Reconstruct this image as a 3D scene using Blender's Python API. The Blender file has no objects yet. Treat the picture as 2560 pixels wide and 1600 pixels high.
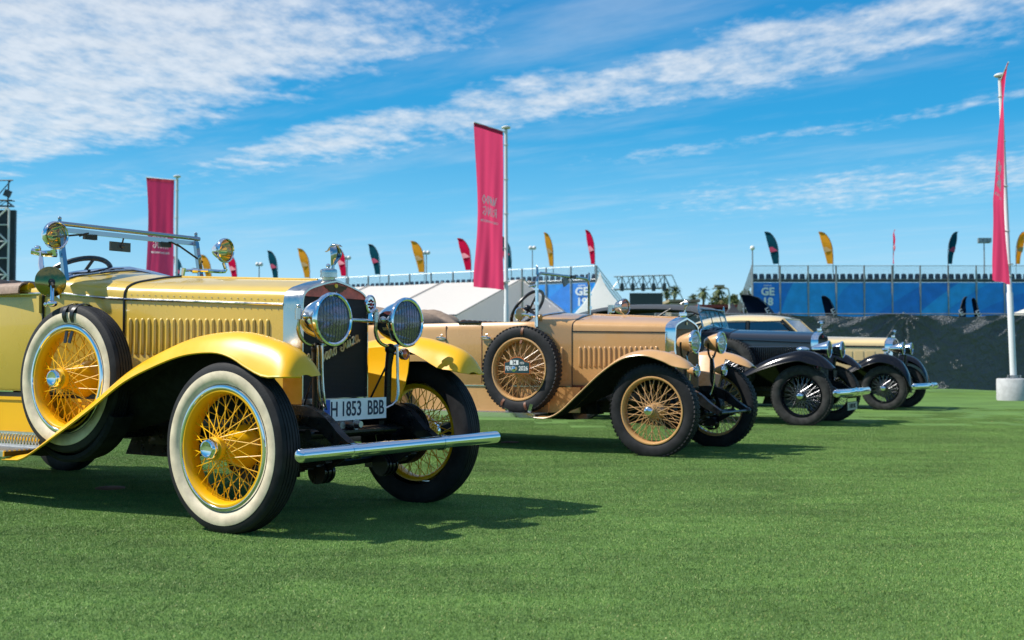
import bpy, math, random
import numpy as np
from mathutils import Vector, Matrix
R = math.radians
random.seed(7)
scene = bpy.context.scene
COL = scene.collection

# ------------------------------------------------------------------ camera
FPX, CAMH, HORIZON = 2850.0, 0.9, 900.0
PITCH = math.atan((HORIZON - 800.0) / FPX)
cam_data = bpy.data.cameras.new('camera')
cam_data.sensor_width = 36.0
cam_data.lens = FPX / 2560.0 * 36.0
cam_data.clip_start = 0.05
cam_data.clip_end = 6000
cam_data.dof.use_dof = True
cam_data.dof.focus_distance = 6.6
cam_data.dof.aperture_fstop = 3.8
cam = bpy.data.objects.new('camera', cam_data)
COL.objects.link(cam)
cam.location = (0, 0, CAMH)
cam.rotation_euler = (math.pi / 2 + PITCH, 0, 0)
scene.camera = cam
scene.render.resolution_x, scene.render.resolution_y = 1024, 640
scene.cycles.use_denoising = True
scene.cycles.max_bounces = 8
scene.cycles.transparent_max_bounces = 12
scene.cycles.sample_clamp_indirect = 6

# ------------------------------------------------------------------ sun and sky
SUN_EL = 49.0
SHADOW = Vector((1.0, 0.0, 0)).normalized()          # shadows fall to the right
sd = bpy.data.lights.new('sun', 'SUN')
sd.energy = 4.2
sd.angle = R(0.53)
sd.color = (1.0, 0.955, 0.88)
sun = bpy.data.objects.new('sun', sd)
COL.objects.link(sun)
sdir = Vector((-SHADOW.x * math.cos(R(SUN_EL)), -SHADOW.y * math.cos(R(SUN_EL)), math.sin(R(SUN_EL))))
sun.rotation_euler = sdir.to_track_quat('Z', 'Y').to_euler()
sun.location = (0, 0, 30)

world = bpy.data.worlds.new('World')
scene.world = world
world.use_nodes = True
wn, wl = world.node_tree.nodes, world.node_tree.links
wn.clear()


def N(tree, typ, ins=None, **kw):
    n = tree.nodes.new(typ)
    for k, v in kw.items():
        setattr(n, k, v)
    for k, v in (ins or {}).items():
        if hasattr(v, 'is_output'):
            tree.links.new(v, n.inputs[k])
        else:
            n.inputs[k].default_value = v
    return n


def MATH(tree, op, a, b=0.0, c=None, clamp=False):
    n = N(tree, 'ShaderNodeMath', {0: a, 1: b}, operation=op, use_clamp=clamp)
    if c is not None:
        if hasattr(c, 'is_output'):
            tree.links.new(c, n.inputs[2])
        else:
            n.inputs[2].default_value = c
    return n.outputs[0]


def SMOOTH(tree, v, a, b, lo=0.0, hi=1.0):
    n = N(tree, 'ShaderNodeMapRange', {0: v, 1: a, 2: b, 3: lo, 4: hi}, interpolation_type='SMOOTHSTEP')
    return n.outputs[0]


wt = world.node_tree
sky = N(wt, 'ShaderNodeTexSky', sky_type='NISHITA')
sky.sun_disc = False
sky.sun_elevation = R(SUN_EL)
sky.sun_rotation = math.atan2(sdir.x, sdir.y)
sky.altitude = 50
sky.air_density = 1.0
sky.dust_density = 0.35
sky.ozone_density = 3.2
tc = N(wt, 'ShaderNodeTexCoord')
sep = N(wt, 'ShaderNodeSeparateXYZ', {0: tc.outputs['Generated']})
zc = MATH(wt, 'MAXIMUM', sep.outputs[2], 0.02)
# clear Mediterranean air: the blue deepens quickly above the horizon
ramp = N(wt, 'ShaderNodeValToRGB', {0: sep.outputs[2]})
el = ramp.color_ramp.elements
stops = [(0.0, (0.48, 0.73, 0.87)), (0.06, (0.36, 0.66, 0.86)), (0.13, (0.13, 0.50, 0.80)), (0.20, (0.011, 0.335, 0.68)), (0.30, (0.003, 0.245, 0.585)), (0.6, (0.02, 0.17, 0.46)), (1.0, (0.02, 0.15, 0.42))]
el[0].position, el[0].color = stops[0][0], (*stops[0][1], 1)
el[1].position, el[1].color = stops[-1][0], (*stops[-1][1], 1)
for p_, c_ in stops[1:-1]:
    el.new(p_).color = (*c_, 1)
blue = N(wt, 'ShaderNodeVectorMath', {0: ramp.outputs[0], 'Scale': 6.3}, operation='SCALE')
hs = N(wt, 'ShaderNodeMix', data_type='RGBA')
hs.inputs[0].default_value = 0.92
wt.links.new(sky.outputs[0], hs.inputs[6])
wt.links.new(blue.outputs[0], hs.inputs[7])
cx = MATH(wt, 'DIVIDE', sep.outputs[0], zc)
cy = MATH(wt, 'DIVIDE', sep.outputs[1], zc)
U = MATH(wt, 'ADD', MATH(wt, 'MULTIPLY', cx, 0.68), MATH(wt, 'MULTIPLY', cy, 0.73))
V = MATH(wt, 'SUBTRACT', MATH(wt, 'MULTIPLY', cy, 0.68), MATH(wt, 'MULTIPLY', cx, 0.73))
comb = N(wt, 'ShaderNodeCombineXYZ', {0: cx, 1: cy, 2: 0.0})
combuv = N(wt, 'ShaderNodeCombineXYZ', {0: U, 1: V, 2: 0.0})


def wnoise(vec, scale, detail, rough, mapscale=(1, 1, 1), rot=0.0, loc=(0, 0, 0)):
    mp = N(wt, 'ShaderNodeMapping', {0: vec, 'Scale': mapscale, 'Rotation': (0, 0, rot), 'Location': loc})
    return N(wt, 'ShaderNodeTexNoise', {'Vector': mp.outputs[0], 'Scale': scale, 'Detail': detail, 'Roughness': rough}).outputs['Fac']


warp = wnoise(comb.outputs[0], 1.1, 4, 0.55, loc=(3.1, 1.7, 0))
warp2 = wnoise(comb.outputs[0], 4.2, 3, 0.5, loc=(8.1, 4.7, 0))
Uw = MATH(wt, 'ADD', U, MATH(wt, 'ADD', MATH(wt, 'MULTIPLY', MATH(wt, 'SUBTRACT', warp, 0.5), 0.9),
                             MATH(wt, 'MULTIPLY', MATH(wt, 'SUBTRACT', warp2, 0.5), 0.35)))


def band(u0, u1, soft0, soft1, amount):
    a = SMOOTH(wt, Uw, u0 - soft0, u0 + soft0)
    b = SMOOTH(wt, Uw, u1 - soft1, u1 + soft1, 1.0, 0.0)
    return MATH(wt, 'MULTIPLY', MATH(wt, 'MULTIPLY', a, b), amount)


sheet = MATH(wt, 'MULTIPLY', band(-3.0, 2.52, 0.6, 0.36, 1.0), SMOOTH(wt, V, 1.75, 3.1))
strip = band(2.99, 3.60, 0.18, 0.38, 0.84)
strip = MATH(wt, 'MULTIPLY', strip, SMOOTH(wt, V, 5.6, 4.2, 0.45, 1.0))
thin = MATH(wt, 'MULTIPLY', band(4.38, 4.62, 0.16, 0.2, 0.5), SMOOTH(wt, V, 4.3, 3.2))
far = MATH(wt, 'MULTIPLY', band(5.5, 7.2, 0.6, 0.9, 0.60), SMOOTH(wt, V, 5.6, 3.2))
fill_cloud = SMOOTH(wt, sep.outputs[2], 0.34, 0.60, 0.0, 0.62)         # broken cloud added overhead, out of view, to lift the fill light
cov = MATH(wt, 'MAXIMUM', MATH(wt, 'MAXIMUM', MATH(wt, 'MAXIMUM', sheet, strip), MATH(wt, 'MAXIMUM', thin, far)), fill_cloud)
n1 = wnoise(combuv.outputs[0], 3.0, 6, 0.6, mapscale=(1.0, 0.8, 1), loc=(1.3, 0.2, 0))
rip = wnoise(comb.outputs[0], 8.0, 5, 0.62, mapscale=(1.25, 0.72, 1), rot=0.5, loc=(0.4, 2.2, 0))
puff = wnoise(comb.outputs[0], 19.0, 3, 0.6, mapscale=(1.2, 0.75, 1), rot=0.5)
tex = MATH(wt, 'ADD', MATH(wt, 'MULTIPLY', n1, 0.50), MATH(wt, 'ADD', MATH(wt, 'MULTIPLY', rip, 0.56), MATH(wt, 'MULTIPLY', puff, 0.14)))
dens = MATH(wt, 'SUBTRACT', MATH(wt, 'ADD', tex, MATH(wt, 'MULTIPLY', cov, 0.46)), 0.73)
dens = SMOOTH(wt, dens, -0.04, 0.44)
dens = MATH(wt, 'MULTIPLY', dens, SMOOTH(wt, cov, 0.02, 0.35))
wisp = MATH(wt, 'MULTIPLY', SMOOTH(wt, wnoise(combuv.outputs[0], 1.6, 6, 0.62, mapscale=(1.0, 0.33, 1), loc=(5.3, 0.2, 0)), 0.45, 0.78), 0.30)
dens = MATH(wt, 'MAXIMUM', dens, wisp)
lowfade = SMOOTH(wt, sep.outputs[2], 0.035, 0.14)
dens = MATH(wt, 'MULTIPLY', MATH(wt, 'MULTIPLY', dens, 0.78), lowfade)
shade = MATH(wt, 'ADD', 4.1, MATH(wt, 'MULTIPLY', rip, 2.0))
ccol = N(wt, 'ShaderNodeVectorMath', {0: (0.93, 0.965, 1.0)}, operation='SCALE')
wt.links.new(shade, ccol.inputs['Scale'])
mixc = N(wt, 'ShaderNodeMix', data_type='RGBA')
wt.links.new(dens, mixc.inputs[0])
wt.links.new(hs.outputs[2], mixc.inputs[6])
wt.links.new(ccol.outputs[0], mixc.inputs[7])
bg = N(wt, 'ShaderNodeBackground', {'Color': mixc.outputs[2], 'Strength': 0.115})
wo = N(wt, 'ShaderNodeOutputWorld', {'Surface': bg.outputs[0]})

scene.view_settings.view_transform = 'Standard'
scene.view_settings.look = 'None'
scene.view_settings.exposure = 0.62
scene.view_settings.gamma = 1.0
scene.view_settings.use_curve_mapping = False


def ray(px, py):
    r, u = (px - 1280) / FPX, (800 - py) / FPX
    return Vector((r, math.cos(PITCH) - u * math.sin(PITCH), math.sin(PITCH) + u * math.cos(PITCH)))


def at(px, py, Y):
    """World point seen at photo pixel (px, py) that stands Y metres away."""
    d = ray(px, py)
    return Vector((0, 0, CAMH)) + d * (Y / d.y)

# ------------------------------------------------------------------ materials
MATS = {}


def mat(name, col, rough=0.5, metal=0.0, coat=0.0, noise=0.0, nscale=30.0, bump=0.0, bscale=200.0, spec=0.5, sheen=0.0, rvar=0.0, coatrough=0.04, trans=0.0):
    if name in MATS:
        return MATS[name]
    m = bpy.data.materials.new(name)
    m.use_nodes = True
    t = m.node_tree
    b = t.nodes['Principled BSDF']
    b.inputs['Base Color'].default_value = (*col, 1)
    b.inputs['Roughness'].default_value = rough
    b.inputs['Metallic'].default_value = metal
    b.inputs['Coat Weight'].default_value = coat
    b.inputs['Coat Roughness'].default_value = coatrough
    b.inputs['Specular IOR Level'].default_value = spec
    if sheen:
        b.inputs['Sheen Weight'].default_value = sheen
    if trans:
        b.inputs['Transmission Weight'].default_value = trans
    tcn = N(t, 'ShaderNodeTexCoord')
    if noise or rvar:
        nz = N(t, 'ShaderNodeTexNoise', {'Vector': tcn.outputs['Object'], 'Scale': nscale, 'Detail': 5, 'Roughness': 0.62})
        if noise:
            mx = N(t, 'ShaderNodeMix', data_type='RGBA')
            lo = [max(0, c * (1 - noise)) for c in col]
            hi = [min(1, c * (1 + noise)) for c in col]
            mx.inputs[6].default_value = (*lo, 1)
            mx.inputs[7].default_value = (*hi, 1)
            t.links.new(SMOOTH(t, nz.outputs['Fac'], 0.3, 0.7), mx.inputs[0])
            t.links.new(mx.outputs[2], b.inputs['Base Color'])
        if rvar:
            t.links.new(SMOOTH(t, nz.outputs['Fac'], 0.3, 0.7, max(0.01, rough - rvar), rough + rvar), b.inputs['Roughness'])
    if bump:
        bz = N(t, 'ShaderNodeTexNoise', {'Vector': tcn.outputs['Object'], 'Scale': bscale, 'Detail': 4})
        bp = N(t, 'ShaderNodeBump', {'Strength': bump, 'Distance': 0.01, 'Height': bz.outputs['Fac']})
        t.links.new(bp.outputs[0], b.inputs['Normal'])
    MATS[name] = m
    return m


def glass(name, tint=(0.9, 0.95, 0.95), refl=0.12, rough=0.02, frost=0.0):
    if name in MATS:
        return MATS[name]
    m = bpy.data.materials.new(name)
    m.use_nodes = True
    t = m.node_tree
    t.nodes.clear()
    tr = N(t, 'ShaderNodeBsdfTransparent', {'Color': (*tint, 1)})
    gl = N(t, 'ShaderNodeBsdfGlossy', {'Color': (1, 1, 1, 1), 'Roughness': rough})
    lw = N(t, 'ShaderNodeLayerWeight', {'Blend': 0.5})
    fac = MATH(t, 'ADD', MATH(t, 'MULTIPLY', MATH(t, 'POWER', lw.outputs['Facing'], 5.0), 0.8), 0.04 + refl, clamp=True)
    mx = N(t, 'ShaderNodeMixShader', {0: fac, 1: tr.outputs[0], 2: gl.outputs[0]})
    if frost:
        df = N(t, 'ShaderNodeBsdfDiffuse', {'Color': (.62, .58, .66, 1)})
        mx = N(t, 'ShaderNodeMixShader', {0: frost, 1: mx.outputs[0], 2: df.outputs[0]})
    N(t, 'ShaderNodeOutputMaterial', {0: mx.outputs[0]})
    MATS[name] = m
    return m


CHROME = mat('chrome', (0.80, 0.82, 0.84), 0.05, 1.0, rvar=0.03, nscale=14)
DCHROME = mat('aged_chrome', (0.42, 0.43, 0.45), 0.10, 1.0, rvar=0.05, nscale=14)
NICKEL = mat('nickel', (0.62, 0.60, 0.56), 0.20, 1.0, rvar=0.10, nscale=9, noise=0.08)
STEEL = mat('steel', (0.45, 0.45, 0.45), 0.35, 1.0, rvar=0.1)
ALU = mat('ribbed_aluminium', (0.62, 0.61, 0.60), 0.34, 1.0, noise=0.12, nscale=25)
RUBBER = mat('rubber', (0.018, 0.018, 0.020), 0.62, noise=0.35, nscale=9, bump=0.12, bscale=120, spec=0.22)
RUBBERD = mat('dusty_rubber', (0.034, 0.033, 0.032), 0.8, noise=0.4, nscale=14, bump=0.15, bscale=150, spec=0.25)
WHITEWALL = mat('whitewall_rubber', (0.66, 0.56, 0.40), 0.55, noise=0.16, nscale=11, spec=0.3)
CHASSIS = mat('black_chassis_enamel', (0.006, 0.007, 0.009), 0.34, noise=0.3, nscale=12, coat=0.15, rvar=0.12, spec=.35)
UNDER = mat('black_underseal', (0.010, 0.011, 0.013), 0.85, noise=0.4, nscale=18, spec=0.2)
BLACKTRIM = mat('black_trim', (0.012, 0.012, 0.014), 0.35)
LEATHER = mat('brown_leather', (0.17, 0.055, 0.022), 0.55, noise=0.3, nscale=40, bump=0.2, bscale=160)
TAUPE = mat('taupe_leather', (0.26, 0.17, 0.12), 0.62, noise=0.18, nscale=30, bump=0.2, bscale=140)
CANVAS = mat('taupe_canvas', (0.27, 0.20, 0.15), 0.9, noise=0.15, nscale=25, bump=0.3, bscale=260, spec=0.2)
COPPER = mat('copper_red_enamel', (0.52, 0.105, 0.07), 0.42, 0.15, noise=0.35, nscale=14, rvar=0.12)
GOLD = mat('gilt', (0.75, 0.52, 0.30), 0.35, 0.8)
BRASSY = mat('amber_reflector', (0.92, 0.66, 0.16), 0.10, 1.0)
SILVERR = mat('silvered_reflector', (0.86, 0.86, 0.84), 0.09, 1.0)
LENS = glass('lamp_glass', (0.55, 0.47, 0.58), 0.03, 0.04, frost=0.06)
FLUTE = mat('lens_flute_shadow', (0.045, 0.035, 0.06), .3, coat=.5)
CLEAR = glass('window_glass', (0.97, 0.985, 0.99), -0.03, 0.01)
RED = mat('red_enamel', (0.5, 0.02, 0.02), 0.3, coat=0.5)
WHITEP = mat('white_paint', (0.78, 0.78, 0.78), 0.4)
BLACKP = mat('black_print', (0.015, 0.015, 0.02), 0.5)
ORANGE = mat('orange_lens', (0.75, 0.10, 0.01), 0.15, coat=1.0)


def core_mat():
    m = bpy.data.materials.new('radiator_honeycomb')
    m.use_nodes = True
    t = m.node_tree
    b = t.nodes['Principled BSDF']
    c = N(t, 'ShaderNodeTexCoord')
    w1 = N(t, 'ShaderNodeTexWave', {'Vector': c.outputs['Object'], 'Scale': 42.0}, bands_direction='Z')
    w2 = N(t, 'ShaderNodeTexWave', {'Vector': c.outputs['Object'], 'Scale': 42.0}, bands_direction='Y')
    h = MATH(t, 'MULTIPLY', w1.outputs['Fac'], w2.outputs['Fac'])
    mx = N(t, 'ShaderNodeMix', data_type='RGBA')
    mx.inputs[6].default_value = (0.028, 0.03, 0.034, 1)
    mx.inputs[7].default_value = (0.004, 0.004, 0.005, 1)
    t.links.new(h, mx.inputs[0])
    t.links.new(mx.outputs[2], b.inputs['Base Color'])
    b.inputs['Roughness'].default_value = 0.5
    b.inputs['Specular IOR Level'].default_value = 0.25
    bp = N(t, 'ShaderNodeBump', {'Strength': 0.8, 'Distance': 0.004, 'Height': MATH(t, 'SUBTRACT', 1.0, h)})
    t.links.new(bp.outputs[0], b.inputs['Normal'])
    return m


CORE = core_mat()

# ------------------------------------------------------------------ mesh builder


def catmull(pts, n):
    """n points along a Catmull-Rom curve through pts (tuples of any length), by chord length."""
    P = [np.array(p, float) for p in pts]
    d = [0.0]
    for a, b in zip(P, P[1:]):
        d.append(d[-1] + max(1e-6, float(np.linalg.norm((b - a)[:3]))))
    P = [2 * P[0] - P[1]] + P + [2 * P[-1] - P[-2]]
    out = []
    for i in range(n):
        s = d[-1] * i / (n - 1)
        k = 0
        while k < len(d) - 2 and s > d[k + 1]:
            k += 1
        t = (s - d[k]) / (d[k + 1] - d[k])
        p0, p1, p2, p3 = P[k], P[k + 1], P[k + 2], P[k + 3]
        out.append(tuple(0.5 * ((2 * p1) + (-p0 + p2) * t + (2 * p0 - 5 * p1 + 4 * p2 - p3) * t * t + (-p0 + 3 * p1 - 3 * p2 + p3) * t ** 3)))
    return out


class MB:
    def __init__(self):
        self.v, self.f, self.m = [], [], []

    def add(self, vs, fs, mi=0):
        o = len(self.v)
        self.v += [tuple(map(float, p)) for p in vs]
        self.f += [tuple(i + o for i in q) for q in fs]
        self.m += [mi] * len(fs)
        return self

    def box(self, c, s, rot=None, mi=0, taper=1.0):
        hx, hy, hz = s[0] / 2, s[1] / 2, s[2] / 2
        vs = []
        for z in (-1, 1):
            k = taper if z > 0 else 1.0
            for x, y in ((-1, -1), (1, -1), (1, 1), (-1, 1)):
                p = Vector((x * hx * k, y * hy * k, z * hz))
                if rot is not None:
                    p = rot @ p
                vs.append((p.x + c[0], p.y + c[1], p.z + c[2]))
        return self.add(vs, [(3, 2, 1, 0), (4, 5, 6, 7), (0, 1, 5, 4), (1, 2, 6, 5), (2, 3, 7, 6), (3, 0, 4, 7)], mi)

    def beam(self, a, b, w, hgt, up=(0, 0, 1), mi=0):
        a, b = Vector(a), Vector(b)
        d = (b - a).normalized()
        s = d.cross(Vector(up))
        if s.length < 1e-4:
            s = d.cross(Vector((1, 0, 0)))
        s.normalize()
        u = s.cross(d)
        vs = []
        for p in (a, b):
            for i, j in ((-1, -1), (1, -1), (1, 1), (-1, 1)):
                vs.append(p + s * (i * w / 2) + u * (j * hgt / 2))
        return self.add(vs, [(3, 2, 1, 0), (4, 5, 6, 7), (0, 1, 5, 4), (1, 2, 6, 5), (2, 3, 7, 6), (3, 0, 4, 7)], mi)

    def tube(self, path, r, n=8, closed=False, mi=0):
        P = [Vector(p) for p in path]
        k = len(P)
        rs = list(r) if hasattr(r, '__len__') else [r] * k
        rings = []
        prev = None
        for i in range(k):
            if closed:
                d = P[(i + 1) % k] - P[i - 1]
            else:
                d = P[min(i + 1, k - 1)] - P[max(i - 1, 0)]
            d.normalize()
            if prev is None:
                s = d.cross(Vector((0, 0, 1)))
                if s.length < 0.05:
                    s = d.cross(Vector((1, 0, 0)))
            else:
                s = prev - d * prev.dot(d)
            s.normalize()
            prev = s
            u = d.cross(s)
            rings.append([P[i] + (s * math.cos(2 * math.pi * j / n) + u * math.sin(2 * math.pi * j / n)) * rs[i] for j in range(n)])
        vs = [p for q in rings for p in q]
        fs = []
        for i in range(k if closed else k - 1):
            a, b = i * n, ((i + 1) % k) * n
            for j in range(n):
                fs.append((a + j, a + (j + 1) % n, b + (j + 1) % n, b + j))
        if not closed:
            fs.append(tuple(range(n - 1, -1, -1)))
            fs.append(tuple((k - 1) * n + j for j in range(n)))
        return self.add(vs, fs, mi)

    def cyl(self, a, b, r0, r1=None, n=14, mi=0):
        return self.tube([a, b], [r0, r0 if r1 is None else r1], n, mi=mi)

    def lathe(self, prof, n=32, o=(0, 0, 0), axis='y', mi=0, closed=False, sx=1.0, a0=0.0, a1=2 * math.pi):
        """prof: list of (a, r): a along the axis, r radius."""
        full = abs(a1 - a0 - 2 * math.pi) < 1e-6
        cnt = n if full else n + 1
        vs = []
        for j in range(cnt):
            t = a0 + (a1 - a0) * j / n
            c, s = math.cos(t), math.sin(t)
            for a, r in prof:
                if axis == 'y':
                    p = (r * c, a, r * s)
                elif axis == 'x':
                    p = (a, r * c * sx, r * s)
                else:
                    p = (r * c, r * s, a)
                vs.append((p[0] + o[0], p[1] + o[1], p[2] + o[2]))
        k = len(prof)
        fs = []
        for j in range(n):
            a, b = j * k, ((j + 1) % cnt) * k
            for i in range(k if closed else k - 1):
                i2 = (i + 1) % k
                fs.append((a + i, b + i, b + i2, a + i2) if axis == 'y' else (a + i, a + i2, b + i2, b + i))
        return self.add(vs, fs, mi)

    def grid(self, P, wrap=False, mi=0, flip=False):
        a, b = len(P), len(P[0])
        vs = [p for q in P for p in q]
        fs = []
        for i in range(a - 1):
            for j in range(b if wrap else b - 1):
                j2 = (j + 1) % b
                q = (i * b + j, i * b + j2, (i + 1) * b + j2, (i + 1) * b + j)
                fs.append(q[::-1] if flip else q)
        return self.add(vs, fs, mi)

    def shell(self, P, th, mo=0, mi=1, flip=False):
        """Sheet of thickness th: outer face material mo, inner face material mi."""
        A = np.array(P, float)
        du = np.gradient(A, axis=0)
        dv = np.gradient(A, axis=1)
        nn = np.cross(du, dv)
        nn /= (np.linalg.norm(nn, axis=2, keepdims=True) + 1e-12)
        if flip:
            nn = -nn
        B = A - nn * th
        a, b = A.shape[:2]
        self.grid(A.tolist(), mi=mo, flip=not flip)
        self.grid(B.tolist(), mi=mi, flip=flip)
        # rims
        def rim(line1, line2):
            k = len(line1)
            self.add(list(line1) + list(line2), [(i, i + 1, k + i + 1, k + i) for i in range(k - 1)], mo)
        rim(A[0].tolist(), B[0].tolist())
        rim(A[-1].tolist(), B[-1].tolist())
        rim(A[:, 0].tolist(), B[:, 0].tolist())
        rim(A[:, -1].tolist(), B[:, -1].tolist())
        return self

    def prism(self, poly, ext, mi=0):
        """poly: 3-D points of a flat outline, extruded by vector ext."""
        k = len(poly)
        e = Vector(ext)
        vs = [Vector(p) for p in poly]
        vs += [p + e for p in vs]
        fs = [tuple(range(k - 1, -1, -1)), tuple(range(k, 2 * k))]
        fs += [(i, (i + 1) % k, k + (i + 1) % k, k + i) for i in range(k)]
        return self.add(vs, fs, mi)

    def ball(self, c, r, n=14, m=8, s=(1, 1, 1), mi=0):
        vs = [(c[0], c[1], c[2] - r * s[2])]
        for i in range(1, m):
            a = math.pi * i / m
            for j in range(n):
                t = 2 * math.pi * j / n
                vs.append((c[0] + r * s[0] * math.sin(a) * math.cos(t), c[1] + r * s[1] * math.sin(a) * math.sin(t), c[2] - r * s[2] * math.cos(a)))
        vs.append((c[0], c[1], c[2] + r * s[2]))
        fs = [(0, 1 + (j + 1) % n, 1 + j) for j in range(n)]
        for i in range(m - 2):
            for j in range(n):
                fs.append((1 + i * n + j, 1 + i * n + (j + 1) % n, 1 + (i + 1) * n + (j + 1) % n, 1 + (i + 1) * n + j))
        L = len(vs) - 1
        fs += [(L, 1 + (m - 2) * n + j, 1 + (m - 2) * n + (j + 1) % n) for j in range(n)]
        return self.add(vs, fs, mi)


def mesh_of(name, mb, mats, smooth=38):
    me = bpy.data.meshes.new(name)
    me.from_pydata(mb.v, [], mb.f)
    for m in (mats if isinstance(mats, (list, tuple)) else [mats]):
        me.materials.append(m)
    if any(mb.m):
        me.polygons.foreach_set('material_index', mb.m)
    if smooth:
        me.shade_smooth()
        me.set_sharp_from_angle(angle=R(smooth))
    me.update()
    return me


def fix_normals(me):
    import bmesh
    bm = bmesh.new()
    bm.from_mesh(me)
    bmesh.ops.recalc_face_normals(bm, faces=bm.faces)
    bm.to_mesh(me)
    bm.free()


def tag(o, label=None, cat=None, group=None, kind=None):
    for k, v in (('label', label), ('category', cat), ('group', group), ('kind', kind)):
        if v:
            o[k] = v
    return o


def obj(name, mb, mats, parent=None, smooth=38, loc=None, rot=None, kind=None, label=None, fix=True):
    if isinstance(mb, MB):
        me = mesh_of(name, mb, mats, smooth)
        if fix:
            fix_normals(me)
    else:
        me = mb
    o = bpy.data.objects.new(name, me)
    COL.objects.link(o)
    if parent is not None:
        o.parent = parent
    if loc is not None:
        o.location = loc
    if rot is not None:
        o.rotation_euler = rot
    tag(o, label=label, kind=kind)
    return o


def empty(name, loc=(0, 0, 0), rotz=0.0, label=None, cat=None, group=None):
    o = bpy.data.objects.new(name, None)
    COL.objects.link(o)
    o.location = loc
    o.rotation_euler = (0, 0, rotz)
    o.empty_display_size = 0.2
    return tag(o, label, cat, group)


def text_mesh(body, size, depth=0.001, align='CENTER', spacing=1.0, bold=0.0):
    """Flat lettering as a mesh in its XY plane, centred on its origin."""
    cu = bpy.data.curves.new('lettering', 'FONT')
    cu.body = body
    cu.size = size
    cu.extrude = depth
    cu.offset = bold
    cu.align_x = align
    cu.align_y = 'CENTER'
    cu.space_character = spacing
    cu.resolution_u = 3
    o = bpy.data.objects.new('lettering', cu)
    COL.objects.link(o)
    bpy.context.view_layer.update()
    me = bpy.data.meshes.new_from_object(o.evaluated_get(bpy.context.evaluated_depsgraph_get()))
    bpy.data.objects.remove(o)
    bpy.data.curves.remove(cu)
    return me


def place_text(name, body, size, material, M, parent=None, depth=0.001, bold=0.0, sx=1.0, sy=1.0, spacing=1.0):
    me = text_mesh(body, size, depth, bold=bold, spacing=spacing)
    me.transform(M @ Matrix.Diagonal((sx, sy, 1, 1)))
    me.materials.clear()
    me.materials.append(material)
    me.name = name
    return obj(name, me, None, parent)


def frame(o, xa, ya):
    """4x4 matrix with origin o, x axis xa, y axis ya."""
    x = Vector(xa).normalized()
    z = x.cross(Vector(ya)).normalized()
    y = z.cross(x)
    return Matrix(((x.x, y.x, z.x, o[0]), (x.y, y.y, z.y, o[1]), (x.z, y.z, z.z, o[2]), (0, 0, 0, 1)))

# ------------------------------------------------------------------ vintage car kit
# car frame: x forward, y to the car's left, z up; origin on the ground under the middle of the front axle
HALF_ROUND = [(1, 0), (.985, .25), (.94, .45), (.8, .63), (.58, .76), (.3, .90), (0, 1)]
HALF_PEAK = [(1, 0), (.985, .30), (.93, .48), (.75, .64), (.5, .78), (.25, .89), (0, 1)]


def section(x, w, zb, zs, zt, shape=HALF_ROUND, n=15):
    h = catmull([(a, b, 0) for a, b in shape], n)
    half = [(x, -w, zb), (x, -w, zb + (zs - zb) * .5)] + [(x, -w * p[0], zs + (zt - zs) * p[1]) for p in h]
    return half + [(p[0], -p[1], p[2]) for p in half[-2::-1]]


def lerp(a, b, t):
    return a + (b - a) * t


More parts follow.
